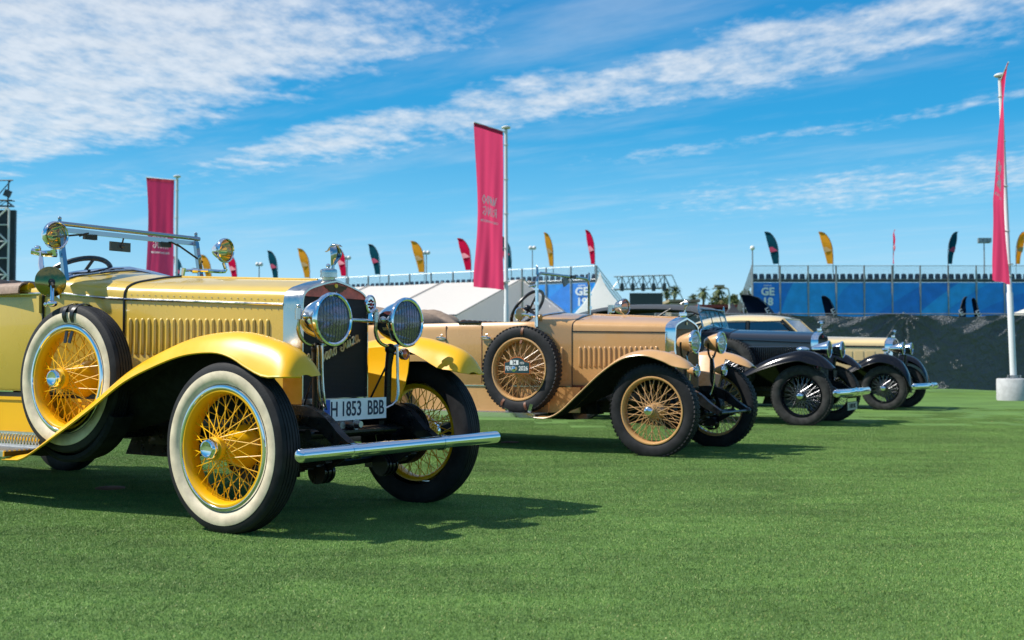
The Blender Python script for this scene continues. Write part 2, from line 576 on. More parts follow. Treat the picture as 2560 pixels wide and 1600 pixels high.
def wheel_meshes(nm, Rt, hw, rr, paint, style, spoke_r=0.0032, nsp=36, spokemat=None, deep=0.10):
    d = {}
    spokemat = spokemat or paint
    rb = rr + (0.022 if style == 'whitewall' else 0.004)
    # rim: deep barrel with rolled lips
    p = [(-hw * .86, rr + .004), (-hw * .92, rr), (-hw * .92, rr - .010), (-hw * .84, rr - .016), (-hw * .5, rr - .026), (hw * .25, rr - .026),
         (hw * .40, rr - .018), (hw * .46, rr - .008), (hw * .47, rr + .002), (hw * .44, rr + .004), (hw * .3, rr - .012), (-hw * .3, rr - .012)]
    d['rim'] = mesh_of('rim', MB().lathe(p, 72, closed=True), paint)
    # tyre
    t = Rt - rb
    prof = [(-hw * .78, rb), (-hw * .93, rb + .18 * t), (-hw, rb + .42 * t), (-hw * .985, rb + .62 * t), (-hw * .92, rb + .80 * t), (-hw * .82, rb + .92 * t), (-hw * .70, Rt - .004)]
    if style == 'whitewall':
        g = []
        for c in (-.50, -.22, .06, .34, .58):
            g += [(hw * (c - .055), Rt), (hw * (c - .05), Rt - .008), (hw * (c + .015), Rt - .008), (hw * (c + .02), Rt)]
        tread = g
    else:
        tread = [(hw * c, Rt - .006 * c * c) for c in (-.4, 0, .4)]
    prof2 = prof + tread + [(-a, r) for a, r in prof[::-1]]
    m = MB().lathe(prof2, 96)
    if style != 'whitewall':
        nb = 64
        for k in range(nb):
            a = 2 * math.pi * k / nb
            for s in (-1, 1):
                for (yy, rad, ly, lr, off) in ((s * hw * .70, Rt - .005, hw * .42, .010, 0), (s * hw * .18, Rt + .000, hw * .30, .008, .5)):
                    aa = a + off * 2 * math.pi / nb
                    rot = Matrix.Rotation(-aa, 3, 'Y') @ Matrix.Rotation(s * .35, 3, 'X')
                    m.box((rad * math.cos(aa), yy, rad * math.sin(aa)), (lr, ly, 2 * math.pi * Rt / nb * .62), rot)
    d['tyre'] = mesh_of('tyre', m, RUBBER if style != 'black' else RUBBERD, 30)
    if style == 'whitewall':
        w = [(-hw * .80, rb + .004), (-hw * 1.0, rb + .18 * t), (-hw * 1.06, rb + .36 * t), (-hw * 1.055, rb + .50 * t), (-hw * 1.01, rb + .60 * t), (-hw * .98, rb + .605 * t)]
        d['whitewall'] = mesh_of('whitewall', MB().lathe(w, 96), WHITEWALL)
        c = [(-hw * .90, rr + .001), (-hw * .98, rr + .004), (-hw * 1.0, rr + .012), (-hw * .95, rr + .022), (-hw * .86, rr + .026)]
        d['trim_ring'] = mesh_of('trim_ring', MB().lathe(c, 96), CHROME)
    # hub: inboard drum, tapering to the outer flange
    k = rr / .305
    if style == 'black':
        hp = [(.10, 0.0), (.10, .085), (.06, .085), (.03, .066), (-.05, .056), (-.075, .060), (-.08, .0)]
        y_out, r_out, y_in, r_in = -.06, .058, .05, .082
    elif style == 'tan':
        hp = [(.13, 0.0), (.13, .075), (.10, .085), (.06, .086), (.03, .074), (.0, .062), (-.07, .050), (-.09, .055), (-.105, .055), (-.11, .0)]
        y_out, r_out, y_in, r_in = -.085, .052, .07, .084
    else:
        hp = [(.15, 0.0), (.15, .098), (.13, .112), (.10, .118), (.065, .112), (.02, .088), (-.03, .068), (-.08, .058), (-.10, .061), (-.122, .062), (-.128, .0)]
        y_out, r_out, y_in, r_in = -.09, .060, .095, .116
    d['hub'] = mesh_of('hub', MB().lathe(hp, 32), paint)
    if style == 'tan':
        cp = [(-.105, .044), (-.125, .046), (-.140, .042), (-.152, .030), (-.158, .014), (-.159, 0)]
        d['hub_cap'] = mesh_of('hub_cap', MB().lathe(cp, 28), CHROME)
    elif style == 'black':
        cp = [(-.075, .050), (-.10, .054), (-.125, .050), (-.140, .034), (-.147, .014), (-.148, 0)]
        d['hub_cap'] = mesh_of('hub_cap', MB().lathe(cp, 28), CHROME)
    else:
        m = MB().lathe([(-.122, .050), (-.130, .056), (-.158, .056), (-.166, .050)], 8)
        m.lathe([(-.160, .050), (-.168, .047), (-.170, .040), (-.166, .034), (-.1665, 0)], 32)
        d['hub_cap'] = mesh_of('hub_cap', m, CHROME)
    s = MB()
    ri = rr - .024
    for i in range(nsp):
        a = 2 * math.pi * i / nsp
        for (yy, rh, yr, sw, ph) in ((y_out, r_out, -.022, 5, 0), (y_in, r_in, .020, 3, .5)):
            sg = 1 if i % 2 else -1
            a = 2 * math.pi * (i + ph) / nsp
            b = a + sg * sw * 2 * math.pi / nsp
            s.tube([(rh * math.cos(a), yy, rh * math.sin(a)), (ri * math.cos(b), yr, ri * math.sin(b))], spoke_r, 5)
    d['spokes'] = mesh_of('spokes', s, spokemat)
    return d


def put_wheel(root, wm, loc, far=False, name='wheel', label=None, spin=0.0):
    w = obj(name, wm['rim'], None, root, loc=loc, rot=(0, spin, math.pi if far else 0.0), label=label)
    for k in ('tyre', 'whitewall', 'trim_ring', 'hub', 'hub_cap'):
        if k in wm:
            obj(k, wm[k], None, w)
    obj('spokes', wm['spokes'], None, w, kind='stuff')
    return w


def fender(root, side, st, mats, name='fender', n=52, p=2.3, th=.006, bead=None, label=None, vert0=.1):
    """st: (x, z, depth outer, depth inner, half width, centre y) from tail to tip."""
    S = catmull(st, n)
    P = []
    for i, q in enumerate(S):
        a, b = S[max(0, i - 1)], S[min(n - 1, i + 1)]
        tx, tz = b[0] - a[0], b[1] - a[1]
        L = math.hypot(tx, tz) or 1
        nx, nz = -tz / L, tx / L
        k = min(1, max(0, (q[0] - vert0) / .25)) if vert0 is not None else 0
        nx, nz = nx * (1 - k), lerp(nz, 1.0, k)
        row = []
        for j in range(17):
            t = -1 + 2 * j / 16
            dd = q[2] if t > 0 else q[3]
            off = -dd * abs(t) ** p
            row.append((q[0] + nx * off, side * (q[5] + q[4] * t), q[1] + nz * off))
        P.append(row)
    m = MB().shell(P, th, 0, 1, flip=(side < 0))
    if bead is not None:
        m.tube([r[-1] for r in P], bead, 6, mi=0)
    return obj(name, m, mats, root, 50, label=label), P


def headlamp(root, loc, r, ln, bowl, rim, ribs=0, name='headlight', reflector=None, lens=None, pitch=0.0, yaw=0.0, label=None, blunt=.55):
    prof = []
    for i in range(11):
        t = i / 10
        prof.append((-ln + ln * t, r * .97 * (t ** blunt)))
    h = obj(name, MB().lathe(prof, 36, axis='x'), bowl, root, loc=loc, rot=(0, pitch, yaw), label=label)
    rp = [(-.012, r * .95), (-.014, r * 1.02), (.0, r * 1.05), (.012, r * 1.03), (.016, r * .96), (.010, r * .90), (.0, r * .90)]
    obj('lamp_rim', MB().lathe(rp, 40, axis='x', closed=True), rim, h)
    ref = [(-ln * .72, .004), (-ln * .66, r * .35), (-ln * .50, r * .60), (-ln * .28, r * .80), (-.006, r * .91)]
    m = MB().lathe(ref, 36, axis='x')
    m.ball((-ln * .42, 0, 0), r * .10)
    obj('reflector', m, reflector or SILVERR, h)
    m = MB()
    P = []
    for i in range(13):
        q = i / 12
        row = []
        for j in range(96):
            a = 2 * math.pi * j / 96
            y, z = q * r * .92 * math.cos(a), q * r * .92 * math.sin(a)
            x = .004 + .010 * (1 - q * q)
            if ribs:
                x += .0035 * abs(math.sin(math.pi * (y / (2 * r) + .5) * ribs)) * (1 - q ** 8)
            row.append((x, y, z))
        P.append(row)
    m.grid(P, wrap=True)
    obj('lens', m, lens or LENS, h, 60)
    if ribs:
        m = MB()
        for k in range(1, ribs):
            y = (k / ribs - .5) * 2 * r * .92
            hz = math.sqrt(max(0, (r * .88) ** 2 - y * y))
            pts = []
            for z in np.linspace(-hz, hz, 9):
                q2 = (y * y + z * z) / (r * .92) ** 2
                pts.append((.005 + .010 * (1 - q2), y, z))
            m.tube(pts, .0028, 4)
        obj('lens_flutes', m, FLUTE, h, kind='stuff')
    return h


def stork(root, loc, s, material):
    m = MB()
    body = catmull([(-.062, 0, .150), (-.035, 0, .168), (-.005, 0, .182), (.022, 0, .186), (.046, 0, .186), (.070, 0, .180), (.090, 0, .170)], 18)
    m.tube([(x * s, y * s, z * s) for x, y, z in body], [s * r for r in np.interp(np.linspace(0, 1, 18), [0, .25, .45, .6, .75, .88, 1], [.002, .012, .017, .011, .007, .0065, .0015])], 10)
    for sg in (-1, 1):
        P = []
        for i in range(9):
            t = i / 8
            cxx = lerp(.0, -.006, t) + .034 * math.sin(math.pi * t) ** 1.2
            zz = .185 - .150 * t ** 1.1
            yy = sg * (.008 + .020 * math.sin(math.pi * min(1, t * 1.1)) + .004 * t)
            ch = lerp(.030, .014, t) + .010 * math.sin(math.pi * t)
            P.append([((cxx + ch * (c - .5) * 2) * s, (yy - sg * .006 * abs(c - .5)) * s, (zz + .010 * (c - .5)) * s) for c in np.linspace(0, 1, 6)])
        m.shell(P, .004 * s, 0, 0)
    for y in (-.006, .006):
        m.tube([(-.010 * s, y * s, .17 * s), (-.052 * s, y * s, .150 * s), (-.078 * s, y * s, .142 * s)], .0026 * s, 6)
    m.tube([(-.005 * s, 0, .0), (.004 * s, 0, .05 * s), (-.002 * s, 0, .11 * s), (0, 0, .17 * s)], [.014 * s, .009 * s, .007 * s, .006 * s], 8)
    return obj('stork_mascot', m, material, root, 50, loc=loc)


SCRIPT = {
    'H': ([[(0, 1.5), (.2, 2.0), (.42, 1.7), (.32, .7), (.1, 0), (-.15, .25)], [(.32, 1.0), (.6, 1.15), (.86, 1.05)], [(1.12, 2.1), (.88, 1.2), (.82, .3), (1.0, 0), (1.2, .2)]], 1.35),
    'i': ([[(0, .2), (.18, 1), (.18, .3), (.33, 0), (.55, .25)], [(.24, 1.38), (.28, 1.5)]], .55),
    's': ([[(0, .1), (.22, .6), (.38, 1.05), (.36, .7), (.52, .35), (.32, 0), (.1, .15)]], .68),
    'p': ([[(0, .2), (.2, 1.05), (.12, 0), (.05, -1.0)], [(.16, .6), (.42, 1), (.66, .6), (.45, 0), (.16, .2)]], .86),
    'a': ([[(.62, .85), (.32, 1), (.05, .5), (.25, 0), (.52, .45), (.64, 1), (.60, .3), (.75, 0), (.92, .25)]], .92),
    'n': ([[(0, .2), (.12, 1), (.06, .1)], [(.08, .5), (.35, 1), (.52, .75), (.50, .2), (.65, 0), (.82, .25)]], .84),
    'o': ([[(.4, 1), (.08, .6), (.2, .05), (.52, .2), (.58, .75), (.36, 1.0), (.62, .85), (.78, .95)]], .82),
    'S': ([[(1.0, 1.75), (.7, 2.25), (.34, 1.9), (.5, 1.3), (.78, .6), (.45, -.05), (0, .2), (.12, .55), (.35, .4)]], 1.15),
    'u': ([[(0, .9), (.04, .25), (.26, 0), (.48, .4), (.54, 1), (.54, .25), (.70, 0), (.86, .25)]], .86),
    'z': ([[(0, .9), (.28, 1.05), (.52, .92), (.06, .05), (.35, .10), (.66, .05)]], .70),
}


def script_word(m, words, o, xa, ya, h, r):
    """Joined-up lettering swept along strokes; o origin, xa / ya plane axes, h the x-height."""
    o, xa, ya = Vector(o), Vector(xa), Vector(ya)
    cx_ = 0.0
    for ch in words:
        if ch == ' ':
            cx_ += .75
            continue
        strokes, adv = SCRIPT[ch]
        for st in strokes:
            pts = catmull([(cx_ + p[0] + .18 * p[1], p[1], 0) for p in st], max(4, len(st) * 4))
            m.tube([o + xa * (p[0] * h) + ya * (p[1] * h) for p in pts], r, 5)
        cx_ += adv
    return m


def louvre_mesh(material, w=.022, hgt=.215, d=.013):
    P = []
    for v in (0, .02, .06, .3, .6, .86, .90, .94, .97, .99, 1.0):
        z = (v - .5) * hgt
        e = max(0, 1 - ((v - .9) / .1) ** 2) if v > .9 else min(1, v / .04)
        row = []
        for j in range(7):
            u = -1 + 2 * j / 6
            row.append((u * w / 2 * (.35 + .65 * math.sqrt(e) if v > .9 else 1), -d * max(0, 1 - abs(u) ** 2.6) * math.sqrt(max(0, e)), z))
        P.append(row)
    return mesh_of('louvre', MB().grid(P), material, 60)


def seat_row(root, x, z0, ztop, w, material, quilt=True):
    m = MB()
    m.box((x + .28, 0, z0), (.58, w * 2, .16))
    P = []
    for i in range(15):
        t = i / 14
        z = lerp(z0, ztop, t)
        row = []
        for j in range(41):
            y = -w + 2 * w * j / 40
            b = .012 * abs(math.sin(j * math.pi / 4)) * abs(math.sin(i * math.pi / 4 + 1.0)) if quilt else 0
            row.append((x + .02 + b - .12 * t + .05 * math.sin(math.pi * t), y, z))
        P.append(row)
    m.shell(P, .10, 0, 0, flip=False)
    return obj('seat', m, material, root, 60)


def steering_wheel(root, c, r, tilt, material, nsp=4):
    m = MB()
    ax = Vector((-math.cos(tilt), 0, math.sin(tilt)))
    u = Vector((0, 1, 0))
    v = ax.cross(u)
    c = Vector(c)
    m.tube([c + (u * math.cos(a) + v * math.sin(a)) * r for a in np.linspace(0, 2 * math.pi, 40, endpoint=False)], .017, 8, closed=True)
    for k in range(nsp):
        a = k * 2 * math.pi / nsp + .0
        m.tube([c - ax * .03, c + (u * math.cos(a) + v * math.sin(a)) * r], .011, 6)
    m.tube([c, c - ax * .55], .02, 8)
    m.ball(c, .035)
    return obj('steering_wheel', m, material, root)


def plate_tex(bodycol, name):
    return mat(name, bodycol, .45, coat=.2)


def tub(root, plan, prof, mats, name='body_tub', n=56, label=None):
    """Open touring body: a wall profile (outward offset, z, material) swept round a plan outline (x, y) from the scuttle round the tail and back."""
    pts = catmull([(a, b, 0) for a, b in plan], n)
    pts = pts + [(p[0], -p[1], 0) for p in pts[-2::-1]]
    P = []
    k = len(pts)
    for i, q in enumerate(pts):
        a, b = pts[max(0, i - 1)], pts[min(k - 1, i + 1)]
        tx, ty = b[0] - a[0], b[1] - a[1]
        L = math.hypot(tx, ty) or 1
        nx, ny = -ty / L, tx / L       # near side first: outward is -y when running aft
        if i < k / 2 and ny > 0 and abs(tx) > abs(ty):
            nx, ny = -nx, -ny
        zx = 0.0
        P.append([(q[0] - 0 + nx * o, q[1] + ny * o, z) for o, z in prof])
    return obj(name, MB().grid(P), mats, root, 40, label=label)


def strap_loop(wheel, ang, Rt, rb, hw, material, name='strap', w=.028, hang=0.0, gap=.008):
    rc, sr = (Rt + rb) / 2, (Rt - rb) / 2 + gap
    er = Vector((math.cos(ang), 0, math.sin(ang)))
    et = Vector((-math.sin(ang), 0, math.cos(ang)))
    ey = Vector((0, 1, 0))
    P = []
    for i in range(29):
        a = 2 * math.pi * i / 28
        c = er * (rc + sr * math.cos(a)) + ey * ((hw + gap) * math.sin(a))
        P.append([tuple(c - et * w / 2), tuple(c + et * w / 2)])
    m = MB().shell(P, .005, 0, 0)
    if hang:
        b = er * (rc - sr) + ey * (-(hw) * .75)
        m.beam(b, b - er * hang * .9 + et * .01 + ey * -.01, w * .8, .005, up=tuple(ey))
    return obj(name, m, material, wheel)


def chassis(root, wb, tail, yr=.38, track=.777, wr=.45, zf=.56, iron_tip=(.52, .40), drum=.19, springs=True):
    m = MB()
    for s in (-1, 1):
        m.beam((.05, s * yr, zf), (tail, s * yr, zf + .02), .05, .13)
        # curved front dumb iron
        pts = catmull([(-.05, 0, zf + .02), (.12, 0, zf + .035), (.26, 0, zf), (.38, 0, lerp(zf, iron_tip[1], .55)), (iron_tip[0], 0, iron_tip[1])], 14)
        up_, dn_ = [], []
        for i, q in enumerate(pts):
            k = lerp(.065, .026, i / 13)
            a, b = pts[max(0, i - 1)], pts[min(13, i + 1)]
            L = math.hypot(b[0] - a[0], b[2] - a[2])
            nx, nz = -(b[2] - a[2]) / L, (b[0] - a[0]) / L
            up_.append((q[0] + nx * k, s * yr - .028, q[2] + nz * k))
            dn_.append((q[0] - nx * k, s * yr - .028, q[2] - nz * k))
        m.prism(up_ + dn_[::-1], (0, .056, 0))
        for (bx, bz) in ((.10, zf + .03), (.17, zf + .02), (.24, zf)):
            m.cyl((bx, s * yr - .034, bz), (bx, s * yr + .034, bz), .012, n=8)
    m.cyl((.14, -yr, zf - .07), (.14, yr, zf - .07), .03)
    m.cyl((iron_tip[0], -yr, iron_tip[1]), (iron_tip[0], yr, iron_tip[1]), .014)
    m.box((-.75, 0, .52), (1.25, .46, .30))
    m.box(((tail - .6) / 2 - .6, 0, .48), (abs(tail) - .9, .84, .12))
    for (bx, by, bz, sx, sy, sz) in ((-.55, .1, .34, .5, .24, .16), (-1.5, .05, .36, .55, .3, .16), (-1.0, -.2, .42, .3, .12, .14)):
        m.box((bx, by, bz), (sx, sy, sz), taper=.8)
    obj('chassis_frame', m, CHASSIS, root)
    # front axle with drums, track rod, springs
    m = MB()
    ax = catmull([(0, -track + .13, wr - .02), (0, -.50, wr - .05), (0, -.36, wr - .12), (0, 0, wr - .13), (0, .36, wr - .12), (0, .50, wr - .05), (0, track - .13, wr - .02)], 24)
    m.tube(ax, .034, 8)
    m.tube([(-.16, -track + .16, wr - .13), (-.16, track - .16, wr - .13)], .013, 8)
    for s in (-1, 1):
        m.cyl((0, s * (track - .30), wr), (0, s * (track - .02), wr), .035)
        m.beam((0, s * (track - .17), wr - .02), (-.16, s * (track - .17), wr - .13), .03, .02)
    obj('front_axle', m, CHASSIS, root)
    for s in (-1, 1):
        # finned brake drum
        prof = [(0, .0), (0, drum * .92)]
        for k in range(5):
            prof += [(.012 + k * .018, drum), (.020 + k * .018, drum), (.021 + k * .018, drum - .010), (.029 + k * .018, drum - .010)]
        prof += [(.105, drum * .9), (.11, 0)]
        d = MB().lathe([(a - .055, r) for a, r in prof], 40)
        obj('brake_drum', d, CHASSIS, root, 30, loc=(0, s * (track - .155), wr))
        if springs:
            m = MB()
            for k in range(7):
                L = 1 - k * .12
                pts = []
                for t in np.linspace(-1, 1, 13):
                    x = -.06 + .56 * L * t
                    z = wr - .10 - k * .010 + (.10 if True else 0) * (t * L) ** 2 * .9
                    pts.append((x, s * yr, z))
                for a, b in zip(pts, pts[1:]):
                    m.beam(a, (b[0] + .003, b[1], b[2]), .05, .009)
            m.box((0, s * yr, wr - .13), (.10, .075, .12))
            # friction damper: a stack of discs with an arm
            for k in range(6):
                yy = s * (yr - .05) - s * k * .016
                m.cyl((.16, yy, wr - .16), (.16, yy - s * .011, wr - .16), .066 if k % 2 == 0 else .060, n=24)
            m.beam((.16, s * (yr - .08), wr - .16), (.34, s * (yr - .08), wr - .06), .02, .045)
            m.tube([(.34, s * yr, wr - .06), (.36, s * yr, wr + .08)], .014, 8)
            obj('leaf_spring', m, CHASSIS, root)
    # rear axle
    m = MB()
    m.tube([(-wb, -track + .1, wr), (-wb, track - .1, wr)], .045, 10)
    m.ball((-wb, 0, wr), .16, s=(1, .8, 1))
    obj('rear_axle', m, CHASSIS, root)


def radiator(root, x0, w, zb, zs, zt, depth, shellmat, shape, coremat, plate_z=None, platemat=None, bez=.014, bow=0.0):
    n = 33
    back = section(x0 - depth, w + .004, zb, zs, zt + .004, shape)
    front = section(x0 - .012, w, zb, zs, zt, shape)
    lip = section(x0, w - .005, zb, zs - .002, zt - .006, shape)
    inner = section(x0, w - bez, zb + bez, zs - .004, zt - bez - .004, shape)
    deep = section(x0 - .022, w - bez - .002, zb + bez, zs - .004, zt - bez - .006, shape)
    m = MB().grid([back, front, lip, inner, deep])
    m.box((x0 - depth / 2, 0, zb + .01), (depth - .002, 2 * w - .004, .03))
    shell = obj('radiator_shell', m, shellmat, root, 45)
    # core: fan fill of the opening
    def face(pts, zcut, above, x):
        poly = []
        k = len(pts)
        for i in range(k):
            a, b = pts[i], pts[(i + 1) % k]
            ina = (a[2] >= zcut) == above
            inb = (b[2] >= zcut) == above
            if ina:
                poly.append((x, a[1], a[2]))
            if ina != inb and abs(b[2] - a[2]) > 1e-9:
                t = (zcut - a[2]) / (b[2] - a[2])
                poly.append((x, lerp(a[1], b[1], t), zcut))
        return poly
    zc_ = plate_z if plate_z else 99
    p = face(deep, zc_, False, x0 - .018)
    obj('radiator_core', MB().prism(p, (-.03, 0, 0)), coremat, root, None)
    if plate_z:
        p = face(deep, plate_z, True, x0 - .010)
        obj('radiator_top_plate', MB().prism(p, (-.04, 0, 0)), platemat, root, None)
    return shell


def filler_cap(root, x, z, material, r=.052, h=.075):
    m = MB().lathe([(-.012, r * .72), (.010, r * .75), (.012, r), (.030, r), (.031, r * .93), (.035, r * .93), (.036, r), (h - .02, r), (h - .012, r * .94), (h - .008, r * .75), (h - .006, 0)], 32, axis='z')
    return obj('filler_cap', m, material, root, loc=(x, 0, z))


def running_board(root, side, x0, x1, y0, y1, z, edge=.03, strips=6):
    m = MB()
    m.box(((x0 + x1) / 2, side * (y0 + y1) / 2, z - edge / 2), (abs(x1 - x0), abs(y1 - y0), edge), mi=1)
    for k in range(strips):
        yy = lerp(y0 + .012, y1 - .006, k / (strips - 1))
        m.box(((x0 + x1) / 2, side * yy, z + .003), (abs(x1 - x0) - .004, .016, .008), mi=0)
    m.box(((x0 + x1) / 2, side * (y1 + .004), z - edge * .45), (abs(x1 - x0) + .004, .010, edge * 1.1), mi=0)
    return obj('running_board', m, [ALU, CHASSIS], root)


def wind_screen(root, x, w, zb, zt, rake, r=.014, material=DCHROME, n=6, corner=.06, square=False):
    """Chrome frame round a pane; the top bar lies rake metres behind the foot."""
    m = MB()
    xt = x - rake
    if square:
        for s in (-1, 1):
            m.beam((x, s * w, zb), (xt, s * w, zt), .03, .03, up=(0, 1, 0))
        m.beam((xt, -w - .015, zt - .012), (xt, w + .015, zt - .010), .020, .030)
        m.tube([(xt + .012, -w - .02, zt + .026), (xt + .012, w + .02, zt + .024)], .015, 10)
    else:
        pts = [(x, -w, zb), (xt + .0, -w, zt - corner), (xt, -w + corner * .3, zt - corner * .3), (xt, -w + corner, zt), (xt, w - corner, zt), (xt, w - corner * .3, zt - corner * .3), (xt, w, zt - corner), (x, w, zb)]
        m.tube(pts, r, 10)
    for s in (-1, 1):
        m.tube([(xt, s * w, zt - .02), (xt, s * w, zt + .06)], [.018, .010], 8)
        m.ball((xt, s * w, zt + .06), .012)
        m.tube([(xt, s * w, zt - .09), (xt - .03, s * (w + .07), zt - .10)], .008, 6)
    f = obj('windscreen_frame', m, material, root)
    g = MB()
    g.prism([(x - .002, -w + .01, zb + .01), (x - .002, w - .01, zb + .01), (xt - .002, w - .01, zt - .01), (xt - .002, -w + .01, zt - .01)], (.004, 0, 0))
    obj('windscreen_glass', g, CLEAR, f, None)
    return f

# ------------------------------------------------------------------ the yellow tourer
def car_yellow():
    BODY = mat('primrose_paint', (0.65, 0.435, 0.062), 0.30, coat=0.6, noise=0.025, nscale=2.5, rvar=.06)
    WING = mat('golden_yellow_paint', (0.82, 0.435, 0.003), 0.34, coat=0.25, noise=0.03, nscale=3, rvar=.06, spec=.35)
    root = empty('vintage_car', (-1.0338, 6.6452, 0), -R(34.37), 'yellow open vintage tourer with whitewall tyres and a long chrome tube bumper', 'car')
    Rt, tr = .450, .777
    chassis(root, 3.69, -4.35, yr=.36, track=tr, wr=Rt - .008)
    wm = wheel_meshes('y', Rt, .075, .305, WING, 'whitewall', spoke_r=.0028)
    wz = Rt - .008
    put_wheel(root, wm, (0, -tr, wz), spin=.1)
    put_wheel(root, wm, (0, tr, wz), True)
    put_wheel(root, wm, (-3.69, -tr, wz), spin=.3)
    put_wheel(root, wm, (-3.69, tr, wz), True)
    sp = put_wheel(root, wm, (-1.515, -.665, .785), name='spare_wheel', spin=.22)
    sp.rotation_euler = (R(-2), .22, R(3))
    # ---- wings
    st = [(-1.985, .306, .020, .012, .130, .715), (-1.88, .320, .030, .014, .130, .715), (-1.766, .352, .045, .018, .130, .715), (-1.449, .528, .072, .02, .130, .715), (-1.146, .692, .084, .02, .130, .715),
          (-.858, .852, .090, .03, .130, .715), (-.583, .957, .098, .045, .131, .715), (-.319, 1.028, .104, .06, .133, .715), (-.066, 1.052, .112, .07, .136, .715), (.10, 1.042, .130, .09, .140, .715),
          (.22, 1.016, .158, .115, .142, .715), (.32, .990, .172, .14, .143, .715), (.395, .960, .144, .12, .141, .715), (.440, .926, .110, .095, .134, .715), (.464, .890, .074, .066, .120, .715), (.475, .856, .040, .036, .098, .715), (.477, .836, .020, .018, .072, .715), (.476, .825, .009, .009, .04, .715)]
    for s in (-1, 1):
        f, P = fender(root, s, st, [WING, UNDER], 'wing', n=64, bead=.007)
        # apron between the wing and the chassis
        A = []
        for i in range(8, 52):
            q = P[i][0]
            x = q[0]
            if x > .17:
                break
            e = (q[0], q[1], q[2])
            zb = .56 if x > -.9 else lerp(.56, .40, min(1, (-.9 - x) / .7))
            A.append([tuple(np.array(e) * (1 - t) + np.array((x, s * .40, zb)) * t + np.array((0, s * .05 * math.sin(math.pi * t), .0))) for t in np.linspace(0, 1, 7)])
        obj('wing_apron', MB().shell(A, .006, 0, 1, flip=(s > 0)), [WING, UNDER], f)
        # rear wing
        rw = [(-4.30, .46, .03, .03, .10, .735), (-4.26, .62, .05, .04, .125, .735), (-4.12, .83, .07, .05, .13, .735), (-3.9, .98, .09, .06, .13, .735), (-3.66, 1.03, .10, .06, .13, .735), (-3.42, .99, .09, .06, .13, .735), (-3.2, .84, .07, .05, .13, .735), (-3.06, .60, .04, .03, .125, .735), (-2.96, .36, .012, .012, .125, .735)]
        fender(root, s, rw, [WING, UNDER], 'rear_wing', bead=.007)
        running_board(root, s, -2.98, -1.96, .60, .850, .335, strips=8)
    # black well under the spare wheel
    m = MB()
    P = []
    for a in np.linspace(math.pi * 1.30, math.pi * 1.86, 18):
        row = []
        for yy, rr in ((-.735, .45), (-.735, .475), (-.72, .492), (-.64, .492), (-.575, .478), (-.565, .42)):
            row.append((-1.50 + rr * math.cos(a), yy, .775 + rr * math.sin(a)))
        P.append(row)
    obj('spare_wheel_well', m.shell(P, .006, 0, 0, flip=True), UNDER, root)
    # straps and mirror on the spare
    for a in (1.66, 1.84):
        strap_loop(sp, a - .22 + .22, Rt, .327, .079, BLACKTRIM, 'tyre_strap', .030, hang=.11, gap=.012)
    m = MB()
    m.tube([(-1.655, -.735, 1.24), (-1.685, -.72, 1.37)], .013, 10)
    m.ball((-1.655, -.735, 1.245), .030, s=(1.2, 1.0, .7))
    m.ball((-1.69, -.755, 1.24), .014)
    mir = obj('wing_mirror', m, CHROME, root)
    m = MB().lathe([(-.004, 0), (-.004, .088), (0, .095), (.006, .093), (.020, .070), (.028, .035), (.030, 0)], 40, axis='x')
    obj('mirror_glass', m, mat('mirror_back_olive_reflection', (.30, .25, .09), .16, 1.0), mir, loc=(-1.705, -.715, 1.382), rot=(0, R(-4), R(-18)))  # olive metal colour paints in the reflected grass and yellow bodywork
    obj('mirror_hub', MB().ball((0, 0, 0), .022, s=(1, 1, 1)).tube([(0, 0, 0), (.05, -.02, -.03)], .012), BLACKTRIM, mir, loc=(-1.68, -.725, 1.378))
    # ---- bonnet
    W = lambda x: np.interp(x, [-1.36, -.13], [.437, .281])
    ZS = lambda x: np.interp(x, [-1.36, -.13], [1.277, 1.215])
    ZT = lambda x: np.interp(x, [-1.36, -.13], [1.440, 1.372])
    secs = [section(x, W(x), .66, ZS(x), ZT(x)) for x in np.linspace(-1.352, -.128, 12)]
    bon = obj('bonnet', MB().grid(secs), BODY, root, 60)
    lm = louvre_mesh(BODY, .030, .225, .013)
    th = math.atan2(.437 - .281, 1.23)
    for s in (-1, 1):
        for k in range(22):
            x = -1.305 + k * .0505
            z = np.interp(x, [-1.3, -.2], [1.046, 1.022])
            lo = obj('louvre', lm, None, bon, loc=(x, s * (W(x) + .0005), z), rot=(0, 0, (-th if s < 0 else math.pi + th)))
        # polished belt strip, rivets, hinge
        m = MB()
        m.tube([(x, s * (W(x) + .003), ZS(x)) for x in np.linspace(-1.352, -.13, 9)], .009, 8)
        obj('belt_strip', m, NICKEL, bon)
        m = MB()
        for x in np.linspace(-1.30, -.17, 24):
            for dz in (-.028, .028):
                m.ball((x, s * (W(x) * (1 if dz < 0 else .993) + .0015), ZS(x) + dz), .0034, 6, 4)
        obj('rivets', m, STEEL, bon, kind='stuff')
    m = MB().tube([(x, 0, ZT(x) + .002) for x in np.linspace(-1.35, -.14, 6)], .007, 8)
    obj('centre_hinge', m, BODY, bon)
    m = MB().tube([(-1.356, p[1] * 1.004, p[2] + .002) for p in section(0, W(-1.356), .70, ZS(-1.356), ZT(-1.356) + .001)], .009, 6)
    obj('bonnet_seal', m, BLACKTRIM, bon)
    # ---- scuttle
    secs = []
    for t in np.linspace(0, 1, 10):
        x = lerp(-1.362, -1.87, t)
        e = t ** 1.2
        secs.append(section(x, lerp(.437, .555, e), .66, lerp(1.277, 1.325, e), lerp(1.441, 1.503, e), HALF_ROUND))
    sc = obj('scuttle', MB().grid(secs), BODY, root, 60)
